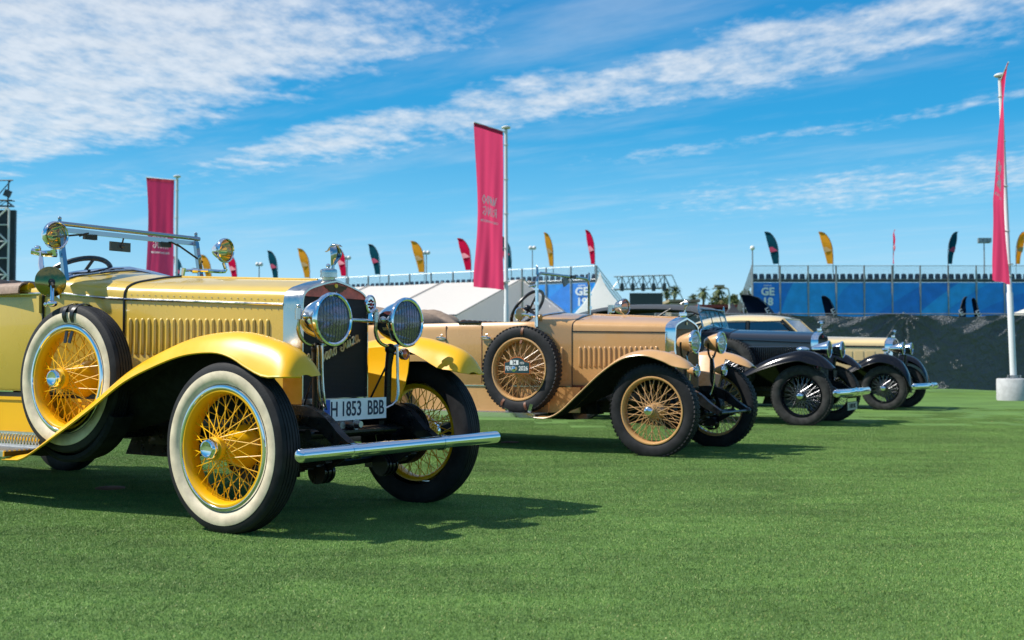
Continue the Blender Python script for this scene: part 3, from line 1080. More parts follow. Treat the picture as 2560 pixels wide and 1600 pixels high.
    for s in (-1, 1):
        m = MB().tube([(lerp(-1.362, -1.87, t), s * (lerp(.437, .555, t ** 1.2) + .003), lerp(1.277, 1.325, t ** 1.2)) for t in np.linspace(0, 1, 7)], .009, 8)
        obj('belt_strip', m, NICKEL, sc)
    last = section(-1.872, .557, 1.285, 1.327, 1.506, HALF_ROUND)
    edge = [[(-1.845, a * 1.003, z + .002) for _, a, z in last], [(-1.862, a * 1.022, z + .020) for _, a, z in last], [(-1.885, a * 1.030, z + .028) for _, a, z in last], [(-1.912, a * 1.028, z + .024) for _, a, z in last], [(-1.925, a * 1.0, z - .004) for _, a, z in last]]
    obj('scuttle_edge', MB().grid(edge), CHROME, sc, 60)
    obj('dashboard', MB().prism([(-1.90, a * .99, z - .004) for _, a, z in last], (.02, 0, 0)), BLACKTRIM, sc)
    # ---- open body
    plan = [(-1.87, -.553), (-2.1, -.59), (-2.6, -.625), (-3.3, -.63), (-3.9, -.57), (-4.3, -.40), (-4.42, -.18), (-4.44, 0)]
    prof = [(-.01, .70), (.0, .72), (.0, 1.28), (-.006, 1.335), (-.022, 1.362), (-.045, 1.37), (-.065, 1.355), (-.068, .80)]
    tb = tub(root, plan, prof, BODY, 'body_tub')
    pl = catmull([(a, b, 0) for a, b in plan], 30)
    for s in (-1, 1):
        m = MB().tube([(p[0], s * (abs(p[1]) + .003), lerp(1.325, 1.335, min(1, (-1.87 - p[0]) / 1.0))) for p in pl[:20]], .009, 8)
        obj('belt_strip', m, NICKEL, tb)
        # coaming pad
        m = MB().tube([(p[0], s * (abs(p[1]) - .035), 1.372) for p in pl[3:22]], .030, 10)
        obj('coaming', m, WING, tb)
        P = []
        for i in range(24):
            x = -2.16 - i * .05
            yy = .60 if x > -2.6 else .60
            row = []
            for a in np.linspace(-.5, math.pi + .2, 9):
                row.append((x, s * (yy - .012 + .050 * math.cos(a)), 1.352 + .042 * math.sin(a) + (-.02 if math.cos(a) > .9 else 0)))
            P.append(row)
        obj('leather_roll', MB().shell(P, .01, 0, 0), TAUPE, tb)
        # door seams and hinges
        for x in (-1.985, -2.62):
            m = MB().beam((x, s * (.578 if x > -2.2 else .628), .74), (x, s * (.580 if x > -2.2 else .630), 1.33), .010, .012, up=(0, 1, 0))
            obj('door_seam', m, BLACKTRIM, tb)
        m = MB().beam((-2.005, s * .59, 1.20), (-2.005, s * .592, 1.31), .026, .03, up=(0, 1, 0))
        obj('hinge', m, BODY, tb)
        # lower valance
        m = MB()
        m.box((-2.30, s * .585, .515), (1.86, .03, .27))
        m.box((-2.30, s * .592, .652), (1.86, .035, .02))
        obj('valance', m, WING, root)
        m = MB().box((-2.3, s * .57, .675), (1.86, .05, .03))
        obj('sill', m, BLACKTRIM, root)
    obj('floor', MB().box((-3.1, 0, .72), (2.4, 1.1, .04)), UNDER, root)
    # lattice kick plate on the running board
    m = MB()
    for z in (.352, .432):
        m.box((-2.13, -.632, z), (.50, .008, .018))
    m.box((-1.883, -.632, .392), (.012, .008, .09))
    for k in range(15):
        x = -2.37 + k * .034
        m.beam((x, -.634, .355), (x + .034, -.634, .428), .006, .006, up=(0, 1, 0))
        m.beam((x + .034, -.632, .355), (x, -.632, .428), .006, .006, up=(0, 1, 0))
    obj('kick_plate', m, ALU, root)
    seat_row(root, -2.78, .95, 1.40, .54, TAUPE)
    seat_row(root, -3.95, .95, 1.42, .50, TAUPE)
    m = MB().tube([(-2.9, -.55, 1.44), (-2.9, .55, 1.46)], .02, 10)
    obj('seat_rail', m, CHROME, root)
    P = []
    for i in range(16):
        a = math.pi * i / 15
        P.append([(-4.32 + .16 * math.cos(a) + .02 * math.sin(j * 1.7), -.60 + 1.2 * j / 14, 1.40 + .15 * math.sin(a) * (1 + .12 * math.sin(j * 2.3))) for j in range(15)])
    obj('folded_hood', MB().grid(P), CANVAS, root, 60)
    # ---- radiator
    radiator(root, .015, .281, .655, 1.212, 1.370, .145, NICKEL, HALF_ROUND, CORE, 1.262, COPPER, bez=.012)
    filler_cap(root, -.05, 1.372, NICKEL, .050, .070)
    m = MB().ball((-.055, 0, 1.452), .014)
    obj('cap_knob', m, CHROME, root)
    stork(root, (-.015, 0, 1.425), .78, DCHROME)
    m = MB()
    for s in (-1, 1):
        w = [(.006, 0, 1.325), (.006, s * .02, 1.337), (.006, s * .098, 1.330), (.006, s * .080, 1.312), (.006, s * .070, 1.313), (.006, s * .055, 1.299), (.006, s * .045, 1.300), (.006, s * .024, 1.286), (.006, 0, 1.283)]
        m.prism(w, (.003, 0, 0), mi=0)
    m.cyl((.006, 0, 1.285), (.012, 0, 1.285), .020, n=18, mi=1)
    m.cyl((.006, 0, 1.332), (.013, 0, 1.332), .012, n=14, mi=2)
    m.box((.0125, 0, 1.285), (.002, .006, .022), mi=3)
    m.box((.0128, 0, 1.285), (.002, .022, .006), mi=3)
    obj('winged_emblem', m, [mat('bronze_wing', (.09, .05, .02), .4, .6), mat('maroon_enamel', (.12, .01, .02), .3), mat('yellow_enamel', (.8, .5, .02), .3), WHITEP], root)
    m = script_word(MB(), 'Hispano Suiza', (.012, -.222, .848), (0, .932, .362), (0, -.362, .932), .0415, .0056)
    obj('radiator_script', m, GOLD, root)
    # ---- lamps
    for s in (-1, 1):
        h = headlamp(root, (.28, s * .315, 1.122), .142, .215, CHROME, CHROME, 11, label=None, blunt=.36)
        m = MB()
        m.tube([(.145, s * .30, .62), (.150, s * .305, .86), (.160, s * .31, .95)], [.022, .022, .026], 10)
        m.ball((.16, s * .31, .965), .034)
        obj('lamp_post', m, CHASSIS, root)
        m = MB()
        for q in (-1, 1):
            pts = catmull([(.16, s * .315, .975), (.165, s * .315 + q * .10, 1.00), (.17, s * .315 + q * .150, 1.06), (.18, s * .315 + q * .152, 1.14)], 12)
            m.tube(pts, .011, 8)
            m.cyl((.18, s * .315 + q * .158, 1.12), (.18, s * .315 + q * .158, 1.18), .020, n=10)
            m.ball((.18, s * .315 + q * .158, 1.19), .013)
            m.ball((.22, s * .315 + q * .142, 1.135), .02)
        obj('lamp_fork', m, NICKEL, root)
        m = MB()
        for (dx, dy) in ((.02, .03), (.035, .015)):
            m.tube(catmull([(.17 + dx, s * (.305 + dy), .98), (.175 + dx, s * (.305 + dy), .80), (.18 + dx, s * (.29 + dy), .66), (.16, s * .22, .60)], 12), .008, 6)
        obj('lamp_cable', m, NICKEL, root)
        obj('stay_rod', MB().tube([(.16, s * .30, .90), (.02, s * .27, .64)], .006, 6), CHASSIS, root)
        if s < 0:
            continue
        ind = headlamp(root, (.205, s * .385, .935), .034, .06, CHROME, CHROME, 0, 'indicator_lamp', ORANGE, ORANGE)
        m = MB().tube([(.17, s * .32, .94), (.17, s * .385, .935)], .01, 6)
        obj('indicator_arm', m, NICKEL, root)
    obj('lamp_bar', MB().tube([(.18, -.30, 1.128), (.18, .30, 1.128)], .011, 10), NICKEL, root)
    m = MB().lathe([(-.014, 0), (-.014, .045), (-.006, .056), (.006, .056), (.012, .048), (.006, .044), (.006, 0)], 32, axis='x', sx=.78, mi=0)
    m.tube([(0, 0, -.05), (0, 0, -.095)], [.014, .02], 8, mi=0)
    for k in range(8):
        a = k * math.pi / 4
        m.ball((.008, .024 * math.cos(a) * .78, .024 * math.sin(a)), .007, 6, 4, mi=(1 if k % 2 else 2))
    m.ball((.008, 0, 0), .010, 8, 5, mi=1)
    obj('club_badge', m, [CHROME, RED, BLACKTRIM], root, loc=(.19, .095, 1.222))
    # ---- bumper
    m = MB()
    xb, zb = .56, .428
    m.tube([(xb, -.845, zb), (xb, -.835, zb), (xb, .835, zb), (xb, .845, zb)], [.024, .036, .036, .024], 20)
    m.ball((xb, -.838, zb), .0358, 20, 10, s=(1, .55, 1))
    for s in (-1, 1):
        y = s * .385 - .08
        m.tube([(xb, y - .016, zb), (xb, y + .016, zb)], .0405, 20)
    bmp = obj('front_bumper', m, CHROME, root)
    for s in (-1, 1):
        obj('bumper_bracket', MB().beam((xb, s * .37, zb), (.42, s * .36, .44), .04, .05), CHASSIS, bmp)
    # ---- number plate
    px = .195
    yp, zp_ = -.032, .621
    m = MB().box((px, yp, zp_), (.006, .525, .122))
    pl8 = obj('number_plate', m, mat('plate_white', (.84, .81, .84), .4, noise=.05, nscale=12), root)
    obj('plate_band', MB().box((px + .0035, yp - .2365, zp_), (.004, .044, .116)), mat('plate_blue', (.01, .07, .42), .4), pl8)
    ink = mat('plate_ink', (.008, .012, .05), .5)
    for body_, yo in (('H', -.180), ('1853', -.040), ('BBB', .168)):
        place_text('plate_lettering', body_, .118, ink, frame((px + .0045, yp + yo, zp_), (0, 1, 0), (0, 0, 1)), pl8, .0012, bold=.0012, sx=.74, sy=1.0)
    place_text('country_letter', 'E', .040, WHITEP, frame((px + .0065, yp - .2365, zp_ - .034), (0, 1, 0), (0, 0, 1)), pl8, .001)
    m = MB()
    m.cyl((.09, -.03, .535), (.20, -.03, .535), .030, n=14)
    m.cyl((.20, -.03, .535), (.235, -.03, .535), .026, .018, n=14)
    m.cyl((.10, -.1, .53), (.16, -.1, .53), .022)
    obj('starting_handle_socket', m, STEEL, root)
    # ---- screen, lamps on it, wipers, mirror
    ws = wind_screen(root, -1.795, .548, 1.40, 1.744, .075, square=True)
    for s in (-1, 1):
        m = MB()
        m.tube(catmull([(-1.80, s * .545, 1.735), (-1.805, s * (.545 - .0), 1.72)], 3), .012, 8)
        sl = headlamp(root, (-1.825 if s < 0 else -1.715, s * (.605 if s < 0 else .685), 1.687), .086, .115, CHROME, CHROME, 0, 'spot_lamp', BRASSY, glass('spot_glass', (.95, .95, .95), .02), yaw=R(4 if s < 0 else 10), pitch=R(2), blunt=.5)
        m = MB()
        if s > 0:
            m.tube(catmull([(-1.72, .675, 1.60), (-1.715, .69, 1.545), (-1.73, .66, 1.535), (-1.75, .56, 1.535)], 12), .014, 8)
            m.tube([(-1.75, .58, 1.535), (-1.82, .38, 1.53)], .011, 8)
            m.tube([(-1.80, .38, 1.545), (-1.81, .375, 1.47)], [.022, .016], 8)
            m.tube([(-1.795, .45, 1.532), (-1.785, .49, 1.532)], .019, 8)
        else:
            m.tube([(-1.85, -.605, 1.60), (-1.85, -.595, 1.56)], .020, 8)
            m.tube([(-1.85, -.58, 1.575), (-1.88, -.66, 1.57), (-1.93, -.70, 1.585)], [.024, .018, .020], 8)
            m.tube([(-1.88, -.67, 1.575), (-1.855, -.685, 1.50), (-1.83, -.695, 1.455)], [.011, .018, .016], 8)
            m.ball((-1.90, -.68, 1.60), .022)
        obj('lamp_bracket', m, CHROME, sl.parent)
    for (yy, d) in ((-.32, -1), (.28, 1)):
        m = MB()
        m.box((-1.875, yy, 1.705), (.03, .09, .035))
        m.tube([(-1.85, yy + d * .03, 1.725), (-1.845, yy + d * .10, 1.70)], .006, 6)
        m.beam((-1.845, yy + d * .08, 1.712), (-1.832, yy + d * .30, 1.60 if d > 0 else 1.675), .012, .006, up=(1, 0, 0))
        obj('wiper', m, mat('bronze_black', (.05, .035, .02), .4, .5), ws)
    m = MB().box((-1.90, -.07, 1.662), (.014, .16, .062))
    m.tube([(-1.875, -.06, 1.725), (-1.892, -.06, 1.68)], .006, 6)
    m.ball((-1.888, -.06, 1.666), .016)
    obj('interior_mirror', m, mat('mirror_back', (.10, .07, .04), .3, .6), ws)
    steering_wheel(root, (-2.05, -.30, 1.445), .228, R(58), BLACKTRIM)
    for s in (-1, 1):
        obj('tail_lamp', MB().cyl((-4.40, s * .45, .70), (-4.46, s * .45, .70), .04), RED, root)
    # splash sheet between the irons
    obj('front_apron', MB().box((.10, 0, .50), (.30, .66, .012)), CHASSIS, root)
    return root


car_yellow()

# ------------------------------------------------------------------ the tan tourer
def car_tan():
    BODY = mat('tan_paint', (0.55, 0.305, 0.118), 0.30, coat=0.75, noise=0.03, nscale=2.5, rvar=.07)
    root = empty('vintage_car', (1.7283, 11.3045, 0), -R(32.84), 'tan open vintage tourer with a rally plate on its side-mounted spare wheel', 'car')
    Rt, tr, hw = .438, .735, .068
    wz = Rt - .010
    chassis(root, 3.55, -4.2, yr=.34, track=tr, wr=wz, zf=.55, drum=.15, iron_tip=(.50, .40))
    wm = wheel_meshes('t', Rt, hw, .316, BODY, 'tan')
    put_wheel(root, wm, (0, -tr, wz), spin=.4)
    put_wheel(root, wm, (0, tr, wz), True)
    put_wheel(root, wm, (-3.55, -tr, wz))
    put_wheel(root, wm, (-3.55, tr, wz), True)
    sp = put_wheel(root, wm, (-1.50, -.685, .805), name='spare_wheel', spin=.12)
    sp.rotation_euler = (R(-3), .12, R(1))
    for a, hg in ((1.60, .06), (4.35, 0), (5.08, 0)):
        strap_loop(sp, a, Rt, .320, hw, LEATHER, 'tyre_strap', .026, hang=hg, gap=.008)
    # clips holding the tyre to the running board
    for x in (-1.62, -1.36):
        m = MB().beam((x, -.76, .375), (x - (.03 if x < -1.5 else -.03), -.765, .46), .035, .012, up=(0, 1, 0))
        obj('tyre_clip', m, CHROME, root)
    # rally plate: arched top
    pc = (-1.46, -.835, .845)
    ol = [(-.145, -.075), (.145, -.075), (.145, .030), (.095, .038), (.075, .058), (.04, .075), (0, .080), (-.04, .075), (-.075, .058), (-.095, .038), (-.145, .030)]
    m = MB().prism([(pc[0] + a * 1.06, pc[1], pc[2] + b * 1.1) for a, b in ol], (0, .006, 0), mi=0)
    rp = obj('rally_plate', m, mat('plate_orange', (.55, .13, .02), .45), root)
    m = MB().prism([(pc[0] + a, pc[1] - .002, pc[2] + b) for a, b in ol], (0, .003, 0))
    obj('plate_face', m, mat('plate_green', (.012, .045, .055), .45), rp)
    F_ = lambda dx, dz, dy=-.0035: frame((pc[0] + dx, pc[1] + dy, pc[2] + dz), (1, 0, 0), (0, 0, 1))
    obj('number_patch', MB().box((pc[0] - .03, pc[1] - .003, pc[2] + .030), (.10, .003, .046)), WHITEP, rp)
    place_text('plate_lettering', 'FEVA', .062, WHITEP, F_(-.085, -.030), rp, .001, sx=.72, bold=.001)
    place_text('plate_lettering', '2026', .062, WHITEP, F_(.078, -.030), rp, .001, sx=.88, bold=.001)
    place_text('plate_lettering', '34', .050, BLACKP, F_(-.03, .030, -.0055), rp, .001)['kind'] = 'stuff'
    place_text('plate_lettering', '1924', .034, WHITEP, F_(.060, .022), rp, .001, sx=.8)
    obj('plate_crest', MB().cyl((pc[0] - .012, pc[1] - .004, pc[2] - .03), (pc[0] - .012, pc[1] - .001, pc[2] - .03), .018, n=14), GOLD, rp)
    st = [(-1.24, .345, .012, .012, .115, .755), (-1.10, .352, .018, .012, .115, .755), (-.96, .415, .022, .014, .115, .755), (-.76, .590, .028, .02, .115, .755), (-.51, .808, .036, .025, .115, .755), (-.275, .954, .045, .03, .117, .755),
          (-.04, 1.000, .058, .05, .12, .755), (.16, .972, .078, .06, .122, .757), (.26, .940, .092, .07, .122, .757), (.335, .900, .070, .055, .118, .757), (.38, .865, .042, .036, .104, .757), (.402, .838, .020, .018, .084, .757)]
    for s in (-1, 1):
        f, P = fender(root, s, st, [BODY, UNDER], 'wing', bead=.008)
        A = []
        for i in range(8, 48):
            q = P[i][0]
            if q[0] > .16:
                break
            zb = .58 if q[0] > -.6 else lerp(.58, .42, min(1, (-.6 - q[0]) / .4))
            A.append([tuple(np.array(q) * (1 - t) + np.array((q[0], s * .40, zb)) * t) for t in np.linspace(0, 1, 6)])
        obj('wing_apron', MB().shell(A, .006, 0, 1, flip=(s > 0)), [BODY, UNDER], f)
        rw = [(-4.12, .52, .03, .03, .11, .75), (-4.0, .78, .05, .04, .12, .75), (-3.8, .93, .06, .04, .12, .75), (-3.55, .99, .06, .04, .12, .75), (-3.3, .93, .06, .04, .12, .75), (-3.1, .72, .05, .03, .12, .75), (-2.95, .42, .012, .012, .12, .75)]
        fender(root, s, rw, [BODY, UNDER], 'rear_wing', bead=.008)
        running_board(root, s, -2.96, -1.235, .60, .86, .365, strips=6)
        m = MB().beam((-2.95, s * .868, .352), (-1.24, s * .868, .352), .012, .045)
        obj('board_edge', m, CHROME, root)
    W = lambda x: np.interp(x, [-1.06, -.09], [.425, .285])
    ZS = lambda x: np.interp(x, [-1.06, -.09], [1.192, 1.172])
    ZT = lambda x: np.interp(x, [-1.06, -.09], [1.374, 1.322])
    secs = [section(x, W(x), .62, ZS(x), ZT(x), HALF_PEAK) for x in np.linspace(-1.055, -.088, 10)]
    bon = obj('bonnet', MB().grid(secs), BODY, root, 60)
    lm = louvre_mesh(BODY, .031, .205, .012)
    th = math.atan2(.14, .97)
    for s in (-1, 1):
        for k in range(16):
            x = -.977 + k * .053
            obj('louvre', lm, None, bon, loc=(x, s * (W(x) + .0005), .932), rot=(0, 0, (-th if s < 0 else math.pi + th)))
        m = MB().beam((-1.055, s * (W(-1.055) + .002), 1.190), (-.09, s * (W(-.09) + .002), 1.170), .008, .010)
        obj('bonnet_hinge', m, BLACKTRIM, bon)
        m = MB()
        m.tube([(-.70, s * .42, .70), (-.70, s * .42, .78)], .012, 8)
        m.tube([(-.73, s * .43, .775), (-.67, s * .43, .775)], .008, 6)
        obj('bonnet_catch', m, CHROME, bon)
        obj('wood_block', MB().box((-.92, s * .43, .632), (.26, .03, .03)), LEATHER, bon)
    m = MB().tube([(x, 0, ZT(x) + .002) for x in np.linspace(-1.05, -.09, 6)], .007, 8)
    obj('centre_hinge', m, BODY, bon)
    m = MB().tube([(-1.06, p[1] * 1.003, p[2] + .001) for p in section(0, W(-1.06), .65, ZS(-1.06), ZT(-1.06), HALF_PEAK)], .005, 6)
    obj('bonnet_seal', m, BLACKTRIM, bon)
    secs = []
    for t in np.linspace(0, 1, 8):
        x = lerp(-1.065, -1.40, t)
        secs.append(section(x, lerp(.425, .54, t), .62, lerp(1.193, 1.262, t), lerp(1.375, 1.40, t), HALF_ROUND))
    sc = obj('scuttle', MB().grid(secs), BODY, root, 60)
    for s in (-1, 1):
        obj('louvre', lm, None, sc, loc=(-1.16, s * .461, .93), rot=(0, 0, (-.33 if s < 0 else math.pi + .33)))
    last = section(-1.402, .542, 1.22, 1.264, 1.402, HALF_ROUND)
    edge = [[(-1.392, a * 1.002, z + .003) for _, a, z in last], [(-1.402, a * 1.006, z + .012) for _, a, z in last], [(-1.425, a * 1.004, z + .010) for _, a, z in last], [(-1.432, a * .985, z - .01) for _, a, z in last]]
    obj('scuttle_edge', MB().grid(edge), CHROME, sc, 60)
    obj('dashboard', MB().prism([(-1.42, a * .99, z - .004) for _, a, z in last], (.015, 0, 0)), LEATHER, sc)
    plan = [(-1.40, -.542), (-1.6, -.575), (-2.2, -.605), (-3.0, -.60), (-3.7, -.54), (-4.05, -.38), (-4.16, -.18), (-4.18, 0)]
    prof = [(-.01, .625), (.0, .64), (.0, 1.21), (-.010, 1.265), (-.035, 1.292), (-.06, 1.292), (-.075, 1.275), (-.078, .80)]
    tb = tub(root, plan, prof, BODY, 'body_tub')
    for s in (-1, 1):
        for x, y in ((-2.045, .5995), (-2.50, .6065)):
            obj('door_seam', MB().beam((x, s * y, .66), (x, s * y, 1.262), .008, .010, up=(0, 1, 0)), LEATHER, tb)
        for x in (-2.565, -1.985):
            m = MB()
            pts = catmull([(x - .06, s * .615, 1.128), (x - .02, s * .655, 1.138), (x + .03, s * .655, 1.138), (x + .06, s * .62, 1.128)], 10)
            m.tube(pts, .010, 8)
            m.tube([(x - .05, s * .612, 1.12), (x + .055, s * .612, 1.12)], .008, 8)
            m.tube([(x + .02, s * .61, 1.13), (x + .02, s * .63, 1.17)], .010, 8)
            obj('door_handle', m, CHROME, tb)
        m = MB().box((-2.10, s * .585, .50), (1.72, .03, .255))
        obj('valance', m, BODY, root)
        m = MB().box((-1.10, s * .52, .50), (.34, .03, .255), rot=Matrix.Rotation(s * -.25, 3, 'Z'))
        obj('front_valance', m, BODY, root)
        obj('sill_strip', MB().beam((-2.95, s * .604, .634), (-.98, s * .604, .634), .012, .012), NICKEL, root)
    # cockpit
    obj('floor', MB().box((-2.8, 0, .66), (2.5, 1.05, .04)), UNDER, root)
    seat_row(root, -2.35, .92, 1.26, .50, LEATHER)
    seat_row(root, -3.55, .92, 1.28, .48, LEATHER)
    m = MB().box((-2.22, -.575, 1.298), (.28, .06, .018))
    obj('door_pad', m, BLACKTRIM, tb)
    P = []
    for i in range(18):
        a = math.pi * (i / 17) * 1.1 - .1
        row = []
        for j in range(25):
            v = j / 24
            wob = .03 * math.sin(v * 17 + i * .8) + .02 * math.sin(v * 31)
            row.append((-3.58 + (.52 + wob) * math.cos(a) * (.8 + .2 * math.sin(v * 9)), -.58 + 1.16 * v, 1.27 + (.19 + wob) * math.sin(a)))
        P.append(row)
    obj('folded_hood', MB().grid(P), CANVAS, root, 60)
    # radiator and mascot
    radiator(root, .012, .285, .60, 1.165, 1.325, .105, CHROME, HALF_PEAK, mat('tan_core', (.20, .09, .03), .5, noise=.2, nscale=60, bump=.6, bscale=220), 1.205, BLACKTRIM, bez=.020)
    m = MB().cyl((.004, 0, 1.262), (.010, 0, 1.262), .016, n=14)
    obj('radiator_badge', m, GOLD, root)
    filler_cap(root, -.035, 1.328, CHROME, .040, .055)
    stork(root, (-.01, 0, 1.375), .62, NICKEL)
    for s in (-1, 1):
        headlamp(root, (.235, s * .325, 1.072), .110, .19, BODY, CHROME, 0, blunt=.40, lens=glass('plain_glass', (.9, .92, .92), .04))
        m = MB()
        m.tube(catmull([(.12, s * .33, .52), (.16, s * .35, .60), (.13, s * .33, .70), (.13, s * .33, .92)], 14), .021, 8)
        for q in (-1, 1):
            m.tube(catmull([(.13, s * .33, .90), (.13, s * .33 + q * .07, .95), (.135, s * .33 + q * .105, 1.02), (.14, s * .33 + q * .112, 1.07)], 10), .011, 8)
        obj('lamp_post', m, CHASSIS, root)
        headlamp(root, (.255, s * .335, .80), .058, .10, BODY, CHROME, 0, 'side_lamp', blunt=.45, lens=glass('plain_glass'))
        m = MB().tube(catmull([(.14, s * .32, .95), (.17, s * .30, .80), (.16, s * .30, .66), (.13, s * .29, .55)], 12), .007, 6)
        obj('lamp_cable', m, NICKEL, root)
    # screen
    ws = wind_screen(root, -1.40, .545, 1.255, 1.790, .0, r=.015, corner=.07)
    for s in (-1, 1):
        m = MB()
        m.tube([(-1.40, s * .56, 1.24), (-1.40, s * .56, 1.34)], .020, 10)
        m.tube([(-1.40, s * .56, 1.34), (-1.40, s * .56, 1.70)], .012, 10)
        m.tube([(-1.40, s * .56, 1.46), (-1.40, s * .56, 1.49)], .026, 10)
        m.tube([(-1.40, s * .56, 1.61), (-1.40, s * .56, 1.63)], .024, 10)
        m.tube([(-1.40, s * .56, 1.66), (-1.47, s * .60, 1.645)], [.016, .006], 8)
        obj('screen_pillar', m, CHROME, ws)
    m = MB().box((-1.43, .08, 1.745), (.02, .11, .09), rot=Matrix.Rotation(.5, 3, 'X'))
    m.tube([(-1.41, .13, 1.79), (-1.43, .10, 1.75)], .012, 6)
    m.box((-1.40, .17, 1.79), (.05, .09, .03))
    obj('interior_mirror', m, BLACKTRIM, ws)
    m = MB()
    m.tube([(-1.41, -.57, 1.345), (-1.47, -.66, 1.36), (-1.50, -.69, 1.362)], .014, 8)
    m.ball((-1.44, -.61, 1.35), .028)
    mir = obj('wing_mirror', m, CHROME, root)
    m = MB().lathe([(-.03, 0), (-.026, .05), (-.005, .072), (.004, .076), (.008, .070), (.004, .062)], 36, axis='x')
    m2 = obj('mirror_shell', m, CHROME, mir, loc=(-1.51, -.70, 1.362), rot=(0, 0, R(-12)))
    obj('mirror_face', MB().lathe([(.004, .064), (.012, .05), (.016, .02), (.017, 0)], 32, axis='x'), BODY, m2)
    m = MB().cyl((-1.375, -.535, 1.335), (-1.36, -.535, 1.335), .030, n=20)
    obj('amber_marker', m, mat('amber_marker', (.45, .20, .01), .35), root)
    steering_wheel(root, (-1.67, -.30, 1.445), .225, R(38), BLACKTRIM)
    # big search lamp on the scuttle
    hl = headlamp(root, (-.90, .42, 1.465), .088, .11, NICKEL, NICKEL, 0, 'search_lamp', mat('copper_reflector', (.70, .42, .28), .18, 1.0), glass('plain_glass'), blunt=.22, yaw=R(-6))
    m = MB()
    m.tube([(-1.02, .42, 1.44), (-1.07, .42, 1.44), (-1.09, .42, 1.36)], .02, 8)
    m.box((-1.06, .42, 1.45), (.05, .06, .08))
    obj('lamp_bracket', m, NICKEL, root)
    # forward cross tube and tow ball between the irons
    m = MB()
    m.tube([(.36, -.34, .40), (.36, .34, .40)], .02, 8)
    m.ball((.36, -.34, .40), .034)
    m.ball((.50, .34, .40), .036)
    obj('cross_tube', m, CHASSIS, root)
    obj('handle_rod', MB().tube([(.30, -.30, .28), (.44, -.36, .27)], .010, 8), CHROME, root)
    return root


car_tan()

# ------------------------------------------------------------------ the black car with its hood up and the cream saloon
BLK = mat('black_paint', (0.004, 0.005, 0.008), 0.09, coat=0.0, spec=.38)
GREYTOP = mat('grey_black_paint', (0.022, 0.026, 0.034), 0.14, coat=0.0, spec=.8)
HOODCLOTH = mat('black_hood_cloth', (0.016, 0.018, 0.022), 0.9, noise=.25, nscale=20, bump=.3, bscale=300, sheen=.2)


def valanced_wings(root, st, rear, material, rb_x, ends=.03):
    for s in (-1, 1):
        fender(root, s, st, [material, UNDER], 'wing', p=2.6, bead=.009)
        fender(root, s, rear, [material, UNDER], 'rear_wing', p=2.6, bead=.009)
        m = MB().box(((rb_x[0] + rb_x[1]) / 2, s * .745, .33), (abs(rb_x[1] - rb_x[0]), .27, .035))
        obj('running_board', m, BLACKTRIM, root)
        A = []
        for x in np.linspace(-1.0, .12, 14):
            zt = float(np.interp(x, [q[0] for q in st], [q[1] for q in st])) - .06
            A.append([(x, s * lerp(.64, .42, t), lerp(zt, .52, t)) for t in np.linspace(0, 1, 5)])
        obj('wing_apron', MB().shell(A, .006, 0, 0, flip=(s < 0)), material, root)
        m = MB().box((-1.9, s * .60, .52), (2.1, .04, .34))
        obj('valance', m, material, root)


def split_bumper(root, x, z, half, curved=0.0):
    m = MB()
    for s in (-1, 1):
        pts = catmull([(x - curved * .0, s * .02, z), (x + .01, s * .20, z), (x, s * .45, z + .0), (x - curved, s * half, z)], 14)
        m.tube(pts, .055, 16)
        m.ball((x - curved, s * half, z), .056, 14, 8, s=(1, .5, 1))
    m.tube([(x, -.035, z), (x, .035, z)], .064, 16)
    return obj('front_bumper', m, CHROME, root)


